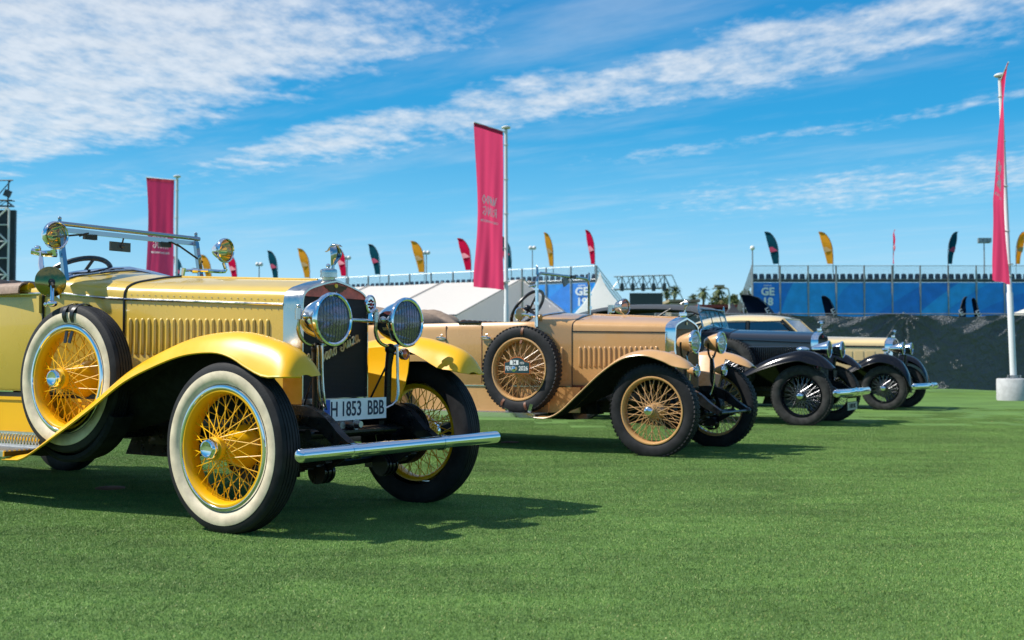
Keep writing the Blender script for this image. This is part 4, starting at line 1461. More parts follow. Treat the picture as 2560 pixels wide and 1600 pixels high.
def car_black():
    root = empty('vintage_car', (4.3635, 16.3315, 0), -R(30.5), 'black vintage tourer with its black cloth hood raised and upright windscreen', 'car')
    Rt, tr, hw = .420, .743, .085
    wz = Rt - .012
    chassis(root, 3.4, -4.1, yr=.36, track=tr, wr=wz, zf=.52, drum=.18, springs=False)
    wm = wheel_meshes('b', Rt, hw, .285, BLK, 'black', spoke_r=.0035, nsp=40, spokemat=mat('dark_spokes', (.22, .22, .23), .25, .9))
    put_wheel(root, wm, (0, -tr, wz))
    put_wheel(root, wm, (0, tr, wz), True)
    put_wheel(root, wm, (-3.4, -tr, wz))
    put_wheel(root, wm, (-3.4, tr, wz), True)
    sp = put_wheel(root, wm, (-1.12, -.64, .79), name='spare_wheel')
    sp.rotation_euler = (R(-4), 0, 0)
    st = [(-1.75, .335, .012, .012, .13, .76), (-1.55, .365, .02, .015, .13, .76), (-1.2, .52, .05, .02, .13, .76), (-.87, .705, .08, .03, .13, .76), (-.58, .862, .11, .04, .132, .76), (-.32, .963, .13, .06, .136, .762), (-.07, 1.024, .14, .08, .14, .765),
          (.055, 1.031, .15, .09, .142, .765), (.17, 1.006, .16, .10, .142, .75), (.28, .955, .14, .10, .140, .745), (.37, .880, .095, .075, .130, .74), (.425, .825, .045, .04, .112, .74), (.447, .795, .018, .016, .085, .74)]
    rw = [(-4.0, .42, .05, .04, .12, .76), (-3.92, .66, .1, .05, .135, .76), (-3.7, .87, .13, .06, .14, .76), (-3.4, .95, .14, .07, .14, .76), (-3.1, .87, .13, .06, .14, .76), (-2.9, .66, .09, .04, .135, .76), (-2.78, .36, .012, .012, .13, .76)]
    valanced_wings(root, st, rw, BLK, (-2.80, -1.72))
    for s in (-1, 1):
        m = MB().ball((0, s * .70, 1.045), .05, 16, 8, s=(1.9, 1, .8))
        obj('sidelight', m, CHROME, root)
    W = lambda x: np.interp(x, [-1.17, .0], [.415, .285])
    ZS = lambda x: np.interp(x, [-1.17, .0], [1.195, 1.140])
    ZT = lambda x: np.interp(x, [-1.17, .0], [1.350, 1.300])
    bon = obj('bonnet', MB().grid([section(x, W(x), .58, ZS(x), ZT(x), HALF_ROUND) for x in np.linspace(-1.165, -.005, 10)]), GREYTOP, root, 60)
    for s in (-1, 1):
        m = MB()
        for k in range(34):
            x = -1.05 + k * .0275
            m.box((x, s * (W(x) + .003), .93), (.013, .016, .30))
        obj('louvres', m, BLK, bon, kind='stuff')
        m = MB()
        for k in range(34):
            x = -1.05 + k * .0275
            m.ball((x, s * (W(x) + .010), 1.088), .007, 6, 4)
        obj('louvre_heads', m, CHROME, bon, kind='stuff')
        obj('bonnet_hinge', MB().beam((-1.16, s * (W(-1.16) + .003), ZS(-1.16)), (-.01, s * (W(-.01) + .003), ZS(-.01)), .01, .014), BLK, bon)
    obj('bonnet_seal', MB().tube([(-1.17, p[1] * 1.004, p[2] + .002) for p in section(0, W(-1.17), .65, ZS(-1.17), ZT(-1.17))], .007, 6), BLACKTRIM, bon)
    secs = []
    for t in np.linspace(0, 1, 8):
        x = lerp(-1.172, -1.60, t)
        secs.append(section(x, lerp(.415, .55, t), .58, lerp(1.196, 1.24, t), lerp(1.351, 1.42, t)))
    obj('scuttle', MB().grid(secs), BLK, root, 60)
    m = MB().tube([(-1.56, a * 1.0, z + .008) for _, a, z in section(0, .545, 1.22, 1.24, 1.42)], .014, 8)
    obj('scuttle_edge', m, CHROME, root)
    plan = [(-1.60, -.552), (-2.0, -.60), (-2.8, -.61), (-3.5, -.57), (-3.95, -.42), (-4.12, -.2), (-4.14, 0)]
    tb = tub(root, plan, [(0, .58), (0, 1.19), (-.012, 1.24), (-.04, 1.262), (-.07, 1.25), (-.075, .8)], BLK, 'body_tub')
    obj('floor', MB().box((-2.8, 0, .60), (2.4, 1.0, .04)), UNDER, root)
    seat_row(root, -2.6, .85, 1.22, .5, LEATHER)
    seat_row(root, -3.55, .85, 1.24, .48, LEATHER)
    # raised cloth hood
    P = []
    top = catmull([(-4.10, 1.22, .44), (-4.02, 1.42, .50), (-3.80, 1.60, .55), (-3.3, 1.715, .57), (-2.8, 1.755, .575), (-2.2, 1.745, .575), (-1.80, 1.715, .575), (-1.62, 1.685, .575), (-1.56, 1.655, .565)], 26)
    for x, z, w in top:
        row = []
        for j in range(19):
            v = -1 + 2 * j / 18
            row.append((x, w * (abs(v) ** .9) * (1 if v > 0 else -1), z - .085 * abs(v) ** 3.2))
        P.append(row)
    hd = obj('cloth_hood', MB().shell(P, .02, 0, 1), [HOODCLOTH, mat('hood_lining', (.02, .018, .016), .9)], root, 60)
    for s in (-1, 1):
        Q = []
        for x, z, w in top[:11]:
            Q.append([(x, s * w * 1.0, lerp(z - .085, 1.24, t)) for t in np.linspace(0, 1, 4)])
        obj('hood_quarter', MB().shell(Q, .012, 0, 0), HOODCLOTH, hd)
        obj('hood_stick', MB().tube([(-2.75, s * .56, 1.26), (-2.0, s * .56, 1.66)], .014, 6), BLACKTRIM, hd)
    ws = wind_screen(root, -1.50, .53, 1.34, 1.655, .08, r=.012, corner=.04)
    for yy in (-.20, .18):
        obj('wiper', MB().beam((-1.545, yy, 1.64), (-1.49, yy + .05, 1.40), .014, .008, up=(1, 0, 0)), BLACKTRIM, ws)
    obj('interior_mirror', MB().box((-1.58, .0, 1.575), (.015, .17, .07)), BLACKTRIM, ws)
    for s in (-1, 1):
        obj('side_screen', MB().prism([(-1.50, s * .545, 1.30), (-1.58, s * .545, 1.64), (-1.80, s * .555, 1.64), (-1.80, s * .565, 1.27)], (0, .005, 0)), CLEAR, ws)
    steering_wheel(root, (-1.80, -.3, 1.30), .21, R(50), BLACKTRIM)
    radiator(root, .095, .275, .55, 1.135, 1.305, .10, CHROME, HALF_ROUND, CORE, 1.19, BLK, bez=.022)
    obj('radiator_badge', MB().cyl((.085, 0, 1.235), (.094, 0, 1.235), .018, n=12), RED, root)
    filler_cap(root, .04, 1.308, CHROME, .036, .05)
    stork(root, (.06, 0, 1.35), .58, CHROME)
    for s in (-1, 1):
        headlamp(root, (.27, s * .36, 1.05), .118, .27, CHROME, CHROME, 9, blunt=.52)
        m = MB().tube([(.12, s * .38, .66), (.16, s * .37, .94)], [.03, .024], 8)
        m.box((.12, s * .36, .70), (.10, .20, .10))
        obj('lamp_post', m, CHASSIS, root)
    b = split_bumper(root, .53, .452, .86, .03)
    obj('bumper_bracket', MB().box((.42, -.36, .46), (.2, .05, .05)), CHASSIS, b)
    obj('bumper_bracket', MB().box((.42, .36, .46), (.2, .05, .05)), CHASSIS, b)
    m = MB().box((.50, -.02, .255), (.008, .52, .11))
    p8 = obj('number_plate', m, mat('plate_cream', (.45, .42, .33), .5, noise=.08, nscale=20), root)
    obj('plate_bar', MB().box((.49, -.02, .34), (.012, .5, .05)), CHROME, p8)
    place_text('plate_lettering', 'H 0092 BBC', .088, BLACKP, frame((.506, -.02, .255), (0, 1, 0), (0, 0, 1)), p8, .001, bold=.001, sx=.8)
    return root


def car_cream():
    CRM = mat('cream_paint', (0.70, 0.52, 0.25), 0.30, coat=0.8, noise=.02, nscale=3, rvar=.05)
    root = empty('vintage_car', (7.1057, 21.2232, 0), -R(31.2), 'cream vintage saloon with black wings and cream roof beside black tarpaulin fence', 'car')
    Rt, tr, hw = .405, .755, .085
    wz = Rt - .012
    chassis(root, 3.5, -4.2, yr=.36, track=tr, wr=wz, zf=.50, drum=.18, springs=False)
    wm = wheel_meshes('c', Rt, hw, .262, BLK, 'black', spoke_r=.004, nsp=36, spokemat=mat('dark_spokes', (.22, .22, .23), .25, .9))
    put_wheel(root, wm, (0, -tr, wz))
    put_wheel(root, wm, (0, tr, wz), True)
    put_wheel(root, wm, (-3.5, -tr, wz))
    put_wheel(root, wm, (-3.5, tr, wz), True)
    st = [(-1.55, .34, .012, .012, .14, .76), (-1.3, .40, .03, .015, .14, .76), (-.95, .56, .06, .02, .14, .76), (-.68, .73, .10, .04, .14, .76), (-.43, .876, .13, .06, .142, .762), (-.27, .965, .15, .08, .146, .765), (-.06, 1.016, .155, .09, .15, .765), (.166, .972, .15, .09, .15, .765),
          (.32, .862, .14, .08, .148, .765), (.425, .68, .12, .07, .145, .765), (.47, .52, .08, .05, .138, .765), (.482, .44, .02, .02, .12, .765)]
    rw = [(-4.1, .42, .05, .04, .13, .76), (-4.02, .66, .1, .05, .14, .76), (-3.8, .87, .13, .06, .145, .76), (-3.5, .95, .14, .07, .145, .76), (-3.2, .87, .13, .06, .145, .76), (-3.0, .66, .09, .04, .14, .76), (-2.85, .36, .012, .012, .13, .76)]
    valanced_wings(root, st, rw, BLK, (-2.88, -1.52))
    for s in (-1, 1):
        m = MB().ball((0, s * .70, 1.085), .045, 16, 8, s=(1.3, 1, .8))
        m.tube([(0, s * .70, 1.0), (0, s * .70, 1.07)], .018, 8)
        obj('sidelight', m, CHROME, root)
    W = lambda x: np.interp(x, [-1.30, -.1], [.44, .28])
    ZS = lambda x: np.interp(x, [-1.30, -.1], [1.172, 1.15])
    ZT = lambda x: np.interp(x, [-1.30, -.1], [1.352, 1.315])
    bon = obj('bonnet', MB().grid([section(x, W(x), .58, ZS(x), ZT(x), HALF_ROUND) for x in np.linspace(-1.295, -.105, 10)]), CRM, root, 60)
    for s in (-1, 1):
        obj('bonnet_line', MB().beam((-1.29, s * (W(-1.29) + .004), 1.166), (-.11, s * (W(-.11) + .004), 1.146), .012, .028), BLACKTRIM, bon)
        for k in range(5):
            x = -1.15 + k * .2
            obj('vent_door', MB().box((x, s * (W(x) + .002), .98), (.15, .012, .17), rot=Matrix.Rotation(-s * .13, 3, 'Z')), CRM, bon)
    # saloon body
    rows = []
    for x, wb_, zt in ((-1.30, .44, 1.355), (-1.5, .50, 1.40), (-1.70, .55, 1.445), (-1.95, .58, 1.47), (-2.5, .62, 1.48), (-3.2, .62, 1.48), (-3.8, .58, 1.46), (-4.2, .48, 1.36), (-4.42, .36, 1.10), (-4.45, .3, .75)):
        rows.append(section(x, wb_, .58, min(zt - .03, lerp(1.17, 1.40, min(1, max(0, (-1.3 - x) / .5)))), zt, [(1, 0), (.99, .4), (.96, .7), (.9, .9), (.5, .97), (.2, 1), (0, 1)]))
    obj('body_shell', MB().grid(rows), CRM, root, 50)
    P = []
    top = catmull([(-4.15, 1.40, .46), (-4.0, 1.58, .50), (-3.6, 1.735, .54), (-3.1, 1.79, .56), (-2.7, 1.797, .565), (-2.3, 1.775, .56), (-2.05, 1.745, .55), (-1.93, 1.70, .53)], 22)
    for x, z, w in top:
        P.append([(x, w * v, z - .13 * abs(v) ** 3.0) for v in np.linspace(-1, 1, 21)])
    rf = obj('roof', MB().shell(P, .03, 0, 1), [CRM, UNDER], root, 60)
    # pillars and side glass
    m = MB()
    for s in (-1, 1):
        Q = []
        for (x, z, w) in top[:9]:
            Q.append([(x, s * lerp(w, .58, t), lerp(z - .13, 1.44, t)) for t in np.linspace(0, 1, 4)])
        obj('rear_quarter', MB().shell(Q, .02, 0, 0), CRM, rf)
        for (x0, x1) in ((-1.72, -1.95), (-2.62, -2.62)):
            obj('pillar', MB().beam((x0, s * .565, 1.44), (x1, s * .545, 1.66), .05, .05, up=(0, 1, 0)), BLK if x0 != x1 else BLACKTRIM, rf)
        for (a, b) in ((-1.80, -2.58), (-2.66, -3.3)):
            front_off = .18 if a > -2 else 0
            obj('side_window', MB().prism([(a, s * .588, 1.45), (a - front_off, s * .553, 1.645), (b, s * .553, 1.645), (b, s * .588, 1.45)], (0, .006, 0)), glass('dark_window', (.30, .36, .40), .10), rf)
            pts = [(a, s * .592, 1.452), (a - front_off, s * .556, 1.642), (b, s * .556, 1.642), (b, s * .592, 1.452)]
            obj('window_frame', MB().tube(pts, .012, 6, closed=True), BLACKTRIM, rf)
    obj('windscreen_glass', MB().prism([(-1.66, -.53, 1.43), (-1.66, .53, 1.43), (-1.93, .50, 1.69), (-1.93, -.50, 1.69)], (.006, 0, 0)), glass('blue_screen', (.45, .62, .72), .12), rf)
    obj('windscreen_frame', MB().tube([(-1.65, -.54, 1.43), (-1.65, .54, 1.43), (-1.925, .51, 1.69), (-1.925, -.51, 1.69)], .014, 6, closed=True), CRM, rf)
    obj('interior', MB().box((-2.9, 0, 1.35), (2.0, .9, .12)), BLACKTRIM, rf)
    radiator(root, .035, .255, .55, 1.145, 1.312, .14, CHROME, HALF_ROUND, CORE, 1.20, BLK, bez=.022)
    filler_cap(root, -.01, 1.314, CHROME, .034, .05)
    stork(root, (.01, 0, 1.352), .55, CHROME)
    for s in (-1, 1):
        headlamp(root, (.24, s * .34, 1.11), .11, .27, CHROME, CHROME, 0, blunt=.55)
        m = MB().tube([(.10, s * .37, .66), (.13, s * .35, 1.0)], [.03, .022], 8)
        obj('lamp_post', m, CHASSIS, root)
    b = split_bumper(root, .65, .43, .90, .10)
    for s in (-1, 1):
        obj('bumper_bracket', MB().box((.48, s * .36, .43), (.2, .05, .05)), CHASSIS, b)
    return root


car_black()
car_cream()

# ------------------------------------------------------------------ ground
def lawn_mat():
    m = bpy.data.materials.new('turf')
    m.use_nodes = True
    t = m.node_tree
    b = t.nodes['Principled BSDF']
    c = N(t, 'ShaderNodeTexCoord')
    big = N(t, 'ShaderNodeTexNoise', {'Vector': c.outputs['Object'], 'Scale': .9, 'Detail': 4, 'Roughness': .6})
    streakv = N(t, 'ShaderNodeMapping', {0: c.outputs['Object'], 'Scale': (.8, 2.6, 1)})
    streak = N(t, 'ShaderNodeTexNoise', {'Vector': streakv.outputs[0], 'Scale': 1.4, 'Detail': 6, 'Roughness': .65})
    fine = N(t, 'ShaderNodeTexNoise', {'Vector': c.outputs['Object'], 'Scale': 130, 'Detail': 4, 'Roughness': .7})
    med = N(t, 'ShaderNodeTexNoise', {'Vector': c.outputs['Object'], 'Scale': 24, 'Detail': 4, 'Roughness': .7})
    v = MATH(t, 'ADD', MATH(t, 'MULTIPLY', fine.outputs['Fac'], .55), MATH(t, 'MULTIPLY', med.outputs['Fac'], .45))
    r = N(t, 'ShaderNodeValToRGB', {0: v})
    e = r.color_ramp.elements
    e[0].position, e[0].color = .30, (.056, .118, .026, 1)
    e[1].position, e[1].color = .70, (.160, .260, .060, 1)
    k = e.new(.5)
    k.color = (.099, .186, .041, 1)
    lv = MATH(t, 'ADD', MATH(t, 'MULTIPLY', big.outputs['Fac'], .5), MATH(t, 'MULTIPLY', streak.outputs['Fac'], .5))
    lv = SMOOTH(t, lv, .34, .66, .76, 1.28)
    sc = N(t, 'ShaderNodeVectorMath', {0: r.outputs[0]}, operation='SCALE')
    t.links.new(lv, sc.inputs['Scale'])
    t.links.new(sc.outputs[0], b.inputs['Base Color'])
    b.inputs['Roughness'].default_value = .8
    b.inputs['Specular IOR Level'].default_value = .2
    bp = N(t, 'ShaderNodeBump', {'Strength': .9, 'Distance': .015, 'Height': v})
    t.links.new(bp.outputs[0], b.inputs['Normal'])
    return m


TURF = lawn_mat()
m = MB().add([(-2500, -2500, 0), (2500, -2500, 0), (2500, 2500, 0), (-2500, 2500, 0)], [(0, 1, 2, 3)])
tag(obj('lawn', m, TURF, smooth=None), kind='structure')


def blade_mat():
    m = bpy.data.materials.new('turf_blade')
    m.use_nodes = True
    t = m.node_tree
    b = t.nodes['Principled BSDF']
    g = N(t, 'ShaderNodeNewGeometry')
    at_ = N(t, 'ShaderNodeAttribute', attribute_name='tint')
    big = N(t, 'ShaderNodeTexNoise', {'Vector': g.outputs['Position'], 'Scale': .9, 'Detail': 4, 'Roughness': .6})
    sv = N(t, 'ShaderNodeMapping', {0: g.outputs['Position'], 'Scale': (.8, 2.6, 1)})
    stk = N(t, 'ShaderNodeTexNoise', {'Vector': sv.outputs[0], 'Scale': 1.4, 'Detail': 6, 'Roughness': .65})
    med = N(t, 'ShaderNodeTexNoise', {'Vector': g.outputs['Position'], 'Scale': 24, 'Detail': 3, 'Roughness': .7})
    lv = MATH(t, 'ADD', MATH(t, 'MULTIPLY', big.outputs['Fac'], .5), MATH(t, 'MULTIPLY', stk.outputs['Fac'], .5))
    lv = MATH(t, 'MULTIPLY', SMOOTH(t, lv, .34, .66, .80, 1.26), SMOOTH(t, med.outputs['Fac'], .25, .75, .88, 1.12))
    r = N(t, 'ShaderNodeValToRGB', {0: at_.outputs['Fac']})
    e = r.color_ramp.elements
    e[0].position, e[0].color = 0.0, (.094, .192, .042, 1)
    e[1].position, e[1].color = 1.0, (.48, .42, .18, 1)
    for p_, c_ in ((.45, (.132, .242, .051)), (.80, (.180, .290, .066)), (.93, (.27, .36, .10))):
        e.new(p_).color = (*c_, 1)
    sc = N(t, 'ShaderNodeVectorMath', {0: r.outputs[0]}, operation='SCALE')
    t.links.new(lv, sc.inputs['Scale'])
    t.links.new(sc.outputs[0], b.inputs['Base Color'])
    b.inputs['Roughness'].default_value = .55
    b.inputs['Specular IOR Level'].default_value = .35
    return m


def grass():
    BL = blade_mat()
    S = .5
    patches = []
    for v in range(3):
        rnd = random.Random(90 + v)
        vs, fs, tint = [], [], []
        for _ in range(7600):
            x, y = rnd.uniform(0, S) - S / 2, rnd.uniform(0, S) - S / 2
            h = rnd.uniform(.004, .009)
            a = rnd.uniform(0, 6.283)
            w = rnd.uniform(.0010, .0016)
            lx, ly = rnd.gauss(.0, .004), rnd.gauss(0, .004)
            i = len(vs)
            dx, dy = math.cos(a) * w, math.sin(a) * w
            vs += [(x - dx, y - dy, -.001), (x + dx, y + dy, -.001), (x + lx, y + ly, h)]
            fs.append((i, i + 1, i + 2))
            tint += [rnd.random() ** 1.2] * 3
        me = bpy.data.meshes.new('turf_patch')
        me.from_pydata(vs, [], fs)
        at_ = me.attributes.new('tint', 'FLOAT', 'POINT')
        at_.data.foreach_set('value', tint)
        me.materials.append(BL)
        o = bpy.data.objects.new('turf_patch', me)
        patches.append(o)
    pts = [[], [], []]
    rnd = random.Random(5)
    y = 2.75
    while y < 22:
        half = y * .47 + .5
        x = -half
        while x < half:
            if y < 15 or rnd.random() > (y - 15) / 7.5:
                pts[rnd.randrange(3)].append((x, y, 0))
            x += S * .975
        y += S * .975
    col = bpy.data.collections.new('turf_sources')
    root = None
    for v in range(3):
        me = bpy.data.meshes.new('short_grass')
        me.from_pydata(pts[v], [], [])
        o = bpy.data.objects.new('short_grass', me)
        COL.objects.link(o)
        tag(o, 'short green artificial turf blades covering the lawn', 'grass', kind='stuff')
        ng = bpy.data.node_groups.new('turf_scatter', 'GeometryNodeTree')
        ng.interface.new_socket('Geometry', in_out='INPUT', socket_type='NodeSocketGeometry')
        ng.interface.new_socket('Geometry', in_out='OUTPUT', socket_type='NodeSocketGeometry')
        gi, go = ng.nodes.new('NodeGroupInput'), ng.nodes.new('NodeGroupOutput')
        oi = ng.nodes.new('GeometryNodeObjectInfo')
        oi.inputs[0].default_value = patches[v]
        oi.inputs['As Instance'].default_value = True
        ip = ng.nodes.new('GeometryNodeInstanceOnPoints')
        ix = ng.nodes.new('GeometryNodeInputIndex')
        mu = ng.nodes.new('ShaderNodeMath')
        mu.operation = 'MULTIPLY'
        mu.inputs[1].default_value = math.pi / 2
        md = ng.nodes.new('ShaderNodeMath')
        md.operation = 'MODULO'
        md.inputs[1].default_value = 4
        cb = ng.nodes.new('ShaderNodeCombineXYZ')
        ng.links.new(ix.outputs[0], md.inputs[0])
        ng.links.new(md.outputs[0], mu.inputs[0])
        ng.links.new(mu.outputs[0], cb.inputs[2])
        ng.links.new(gi.outputs[0], ip.inputs['Points'])
        ng.links.new(oi.outputs['Geometry'], ip.inputs['Instance'])
        ng.links.new(cb.outputs[0], ip.inputs['Rotation'])
        ng.links.new(ip.outputs[0], go.inputs[0])
        md_ = o.modifiers.new('scatter', 'NODES')
        md_.node_group = ng


grass()

# ------------------------------------------------------------------ flags
PINK = mat('pink_flag_cloth', (0.62, 0.012, 0.075), 0.75, noise=.08, nscale=4, spec=.2)
TEAL = mat('teal_flag_cloth', (0.012, 0.085, 0.125), 0.75, noise=.08, nscale=4, spec=.2)
AMBER = mat('amber_flag_cloth', (0.62, 0.33, 0.035), 0.75, noise=.08, nscale=4, spec=.2)
NAVY = mat('navy_flag_cloth', (0.014, 0.024, 0.055), 0.8, noise=.1, nscale=5, spec=.2)
PALE = mat('pale_print', (0.90, 0.80, 0.82), 0.7)
PRINTS = {'teal': mat('rose_print', (.36, .03, .09), .7), 'amber': mat('bronze_print', (.42, .27, .11), .7), 'pink': mat('blush_print', (.80, .28, .34), .7)}
POLE = mat('white_pole_paint', (0.62, 0.63, 0.63), 0.35, noise=.04)
GALV = mat('galvanised_steel', (0.30, 0.31, 0.32), 0.45, 0.7, noise=.2, nscale=6)
DARKM = mat('dark_steel', (0.06, 0.065, 0.075), 0.5, 0.4, noise=.2, nscale=6)


def cloth(name, base, add, k=.55):
    """Flag cloth that lets some daylight through."""
    m = bpy.data.materials.new(name)
    m.use_nodes = True
    t = m.node_tree
    t.nodes.clear()
    c = N(t, 'ShaderNodeTexCoord')
    nz = N(t, 'ShaderNodeTexNoise', {'Vector': c.outputs['Object'], 'Scale': 6.0, 'Detail': 3})
    mx = N(t, 'ShaderNodeMix', data_type='RGBA')
    mx.inputs[6].default_value = (*[x * .93 for x in base], 1)
    mx.inputs[7].default_value = (*[min(1, x * 1.07) for x in base], 1)
    t.links.new(nz.outputs['Fac'], mx.inputs[0])
    d = N(t, 'ShaderNodeBsdfDiffuse', {'Color': mx.outputs[2]})
    tl = N(t, 'ShaderNodeBsdfTranslucent', {'Color': (*add, 1)})
    ms = N(t, 'ShaderNodeMixShader', {0: k, 1: d.outputs[0], 2: tl.outputs[0]})
    N(t, 'ShaderNodeOutputMaterial', {0: ms.outputs[0]})
    return m


PINKC = cloth('pink_banner_cloth', (0.72, 0.040, 0.130), (0.92, 0.08, 0.21))
FLAGM = {'teal': cloth('teal_feather_cloth', (0.012, 0.10, 0.15), (0.016, 0.16, 0.24)), 'amber': cloth('amber_feather_cloth', (0.80, 0.42, 0.045), (0.95, 0.55, 0.08)), 'pink': cloth('pink_feather_cloth', (0.75, 0.018, 0.10), (0.9, 0.03, 0.16)), 'navy': cloth('navy_feather_cloth', (0.012, 0.022, 0.05), (0.015, 0.03, 0.07))}
FEATHER = [(0, 0), (.0, .55), (-.03, 1.07), (-.10, 1.42), (-.24, 1.76), (-.40, 2.02), (-.58, 2.2), (-.78, 2.28), (-.96, 2.29)]
FEATHERL = [(-.37, 0), (-.46, .35), (-.56, .75), (-.66, 1.15), (-.75, 1.5), (-.82, 1.78), (-.88, 2.0), (-.93, 2.16), (-.965, 2.27)]


def feather_flag(base, h, colour, label, group, turn=0.0, flip=1, pole_down=1.2, printcol=None, narrow=1.0):
    k = h / 2.29
    root = empty('feather_flag', base, turn, label, 'flag', group)
    P = []
    for i in range(17):
        t = i / 16 * 8
        a, f = int(min(7, t)), t - int(min(7, t))
        r = [lerp(FEATHER[a][q], FEATHER[a + 1][q], f) for q in (0, 1)]
        l = [lerp(FEATHERL[a][q], FEATHERL[a + 1][q], f) for q in (0, 1)]
        P.append([(flip * narrow * k * lerp(l[0], r[0], v), k * .05 * math.sin(i * .55 + v * 2.5), k * lerp(l[1], r[1], v)) for v in np.linspace(0, 1, 6)])
    obj('sail', MB().shell(P, .006, 0, 0), FLAGM[colour], root, 60)
    mast = [(flip * narrow * k * (p[0] + .015), 0, k * p[1]) for p in FEATHER]
    obj('mast', MB().tube([(flip * .015 * k, 0, -pole_down)] + mast, [.022] * 6 + [.016] * 4, 6), DARKM, root)
    # printed band across the sail
    Q = []
    for z0 in (.86, .98, 1.10, 1.22):
        l = np.interp(z0, [p[1] for p in FEATHERL], [p[0] for p in FEATHERL])
        r = np.interp(z0, [p[1] for p in FEATHER], [p[0] for p in FEATHER])
        i = z0 / 2.29 * 16
        Q.append([(flip * narrow * k * lerp(l, r, v), k * .05 * math.sin(i * .55 + v * 2.5) - .02, k * (z0 + .12 * (v - .5))) for v in np.linspace(.06, .94, 6)])
    obj('printed_band', MB().grid(Q), printcol or PALE, root)
    return root


# ------------------------------------------------------------------ grandstands
def blue_mat():
    m = bpy.data.materials.new('blue_hoarding_print')
    m.use_nodes = True
    t = m.node_tree
    b = t.nodes['Principled BSDF']
    c = N(t, 'ShaderNodeTexCoord')
    s = N(t, 'ShaderNodeSeparateXYZ', {0: c.outputs['Object']})
    nz = N(t, 'ShaderNodeTexNoise', {'Vector': c.outputs['Object'], 'Scale': .11, 'Detail': 0})
    d = MATH(t, 'ADD', MATH(t, 'MULTIPLY', s.outputs[0], .085), MATH(t, 'ADD', MATH(t, 'MULTIPLY', s.outputs[2], -.11), MATH(t, 'MULTIPLY', nz.outputs['Fac'], 1.4)))
    fr = MATH(t, 'FRACT', d)
    r = N(t, 'ShaderNodeValToRGB', {0: fr})
    r.color_ramp.interpolation = 'CONSTANT'
    e = r.color_ramp.elements
    e[0].position, e[0].color = 0.0, (.006, .19, .70, 1)
    e[1].position, e[1].color = .38, (.012, .32, .82, 1)
    k = e.new(.70)
    k.color = (.008, .25, .77, 1)
    fl = N(t, 'ShaderNodeTexNoise', {'Vector': c.outputs['Object'], 'Scale': 1.3, 'Detail': 4})
    sc = N(t, 'ShaderNodeVectorMath', {0: r.outputs[0]}, operation='SCALE')
    t.links.new(SMOOTH(t, fl.outputs['Fac'], .3, .7, .88, 1.12), sc.inputs['Scale'])
    t.links.new(sc.outputs[0], b.inputs['Base Color'])
    b.inputs['Roughness'].default_value = .55
    bp = N(t, 'ShaderNodeBump', {'Strength': .35, 'Distance': .15, 'Height': fl.outputs['Fac']})
    t.links.new(bp.outputs[0], b.inputs['Normal'])
    return m


BLUE = blue_mat()
SEATM = mat('navy_plastic_seat', (0.008, 0.022, 0.065), .45)
sm_ = MB()
_P = []
for i in range(7):
    t = i / 6
    _P.append([((.40 - .08 * t) * .5 * v, .02 * t + .015 * v * v, .05 + .42 * t - (.03 * abs(v) ** 3 if i == 6 else 0)) for v in np.linspace(-1, 1, 7)])
sm_.shell(_P, .03, 0, 0)
sm_.box((0, .2, .06), (.40, .38, .04))
SEAT = mesh_of('seat', sm_, SEATM, 50)
fix_normals(SEAT)


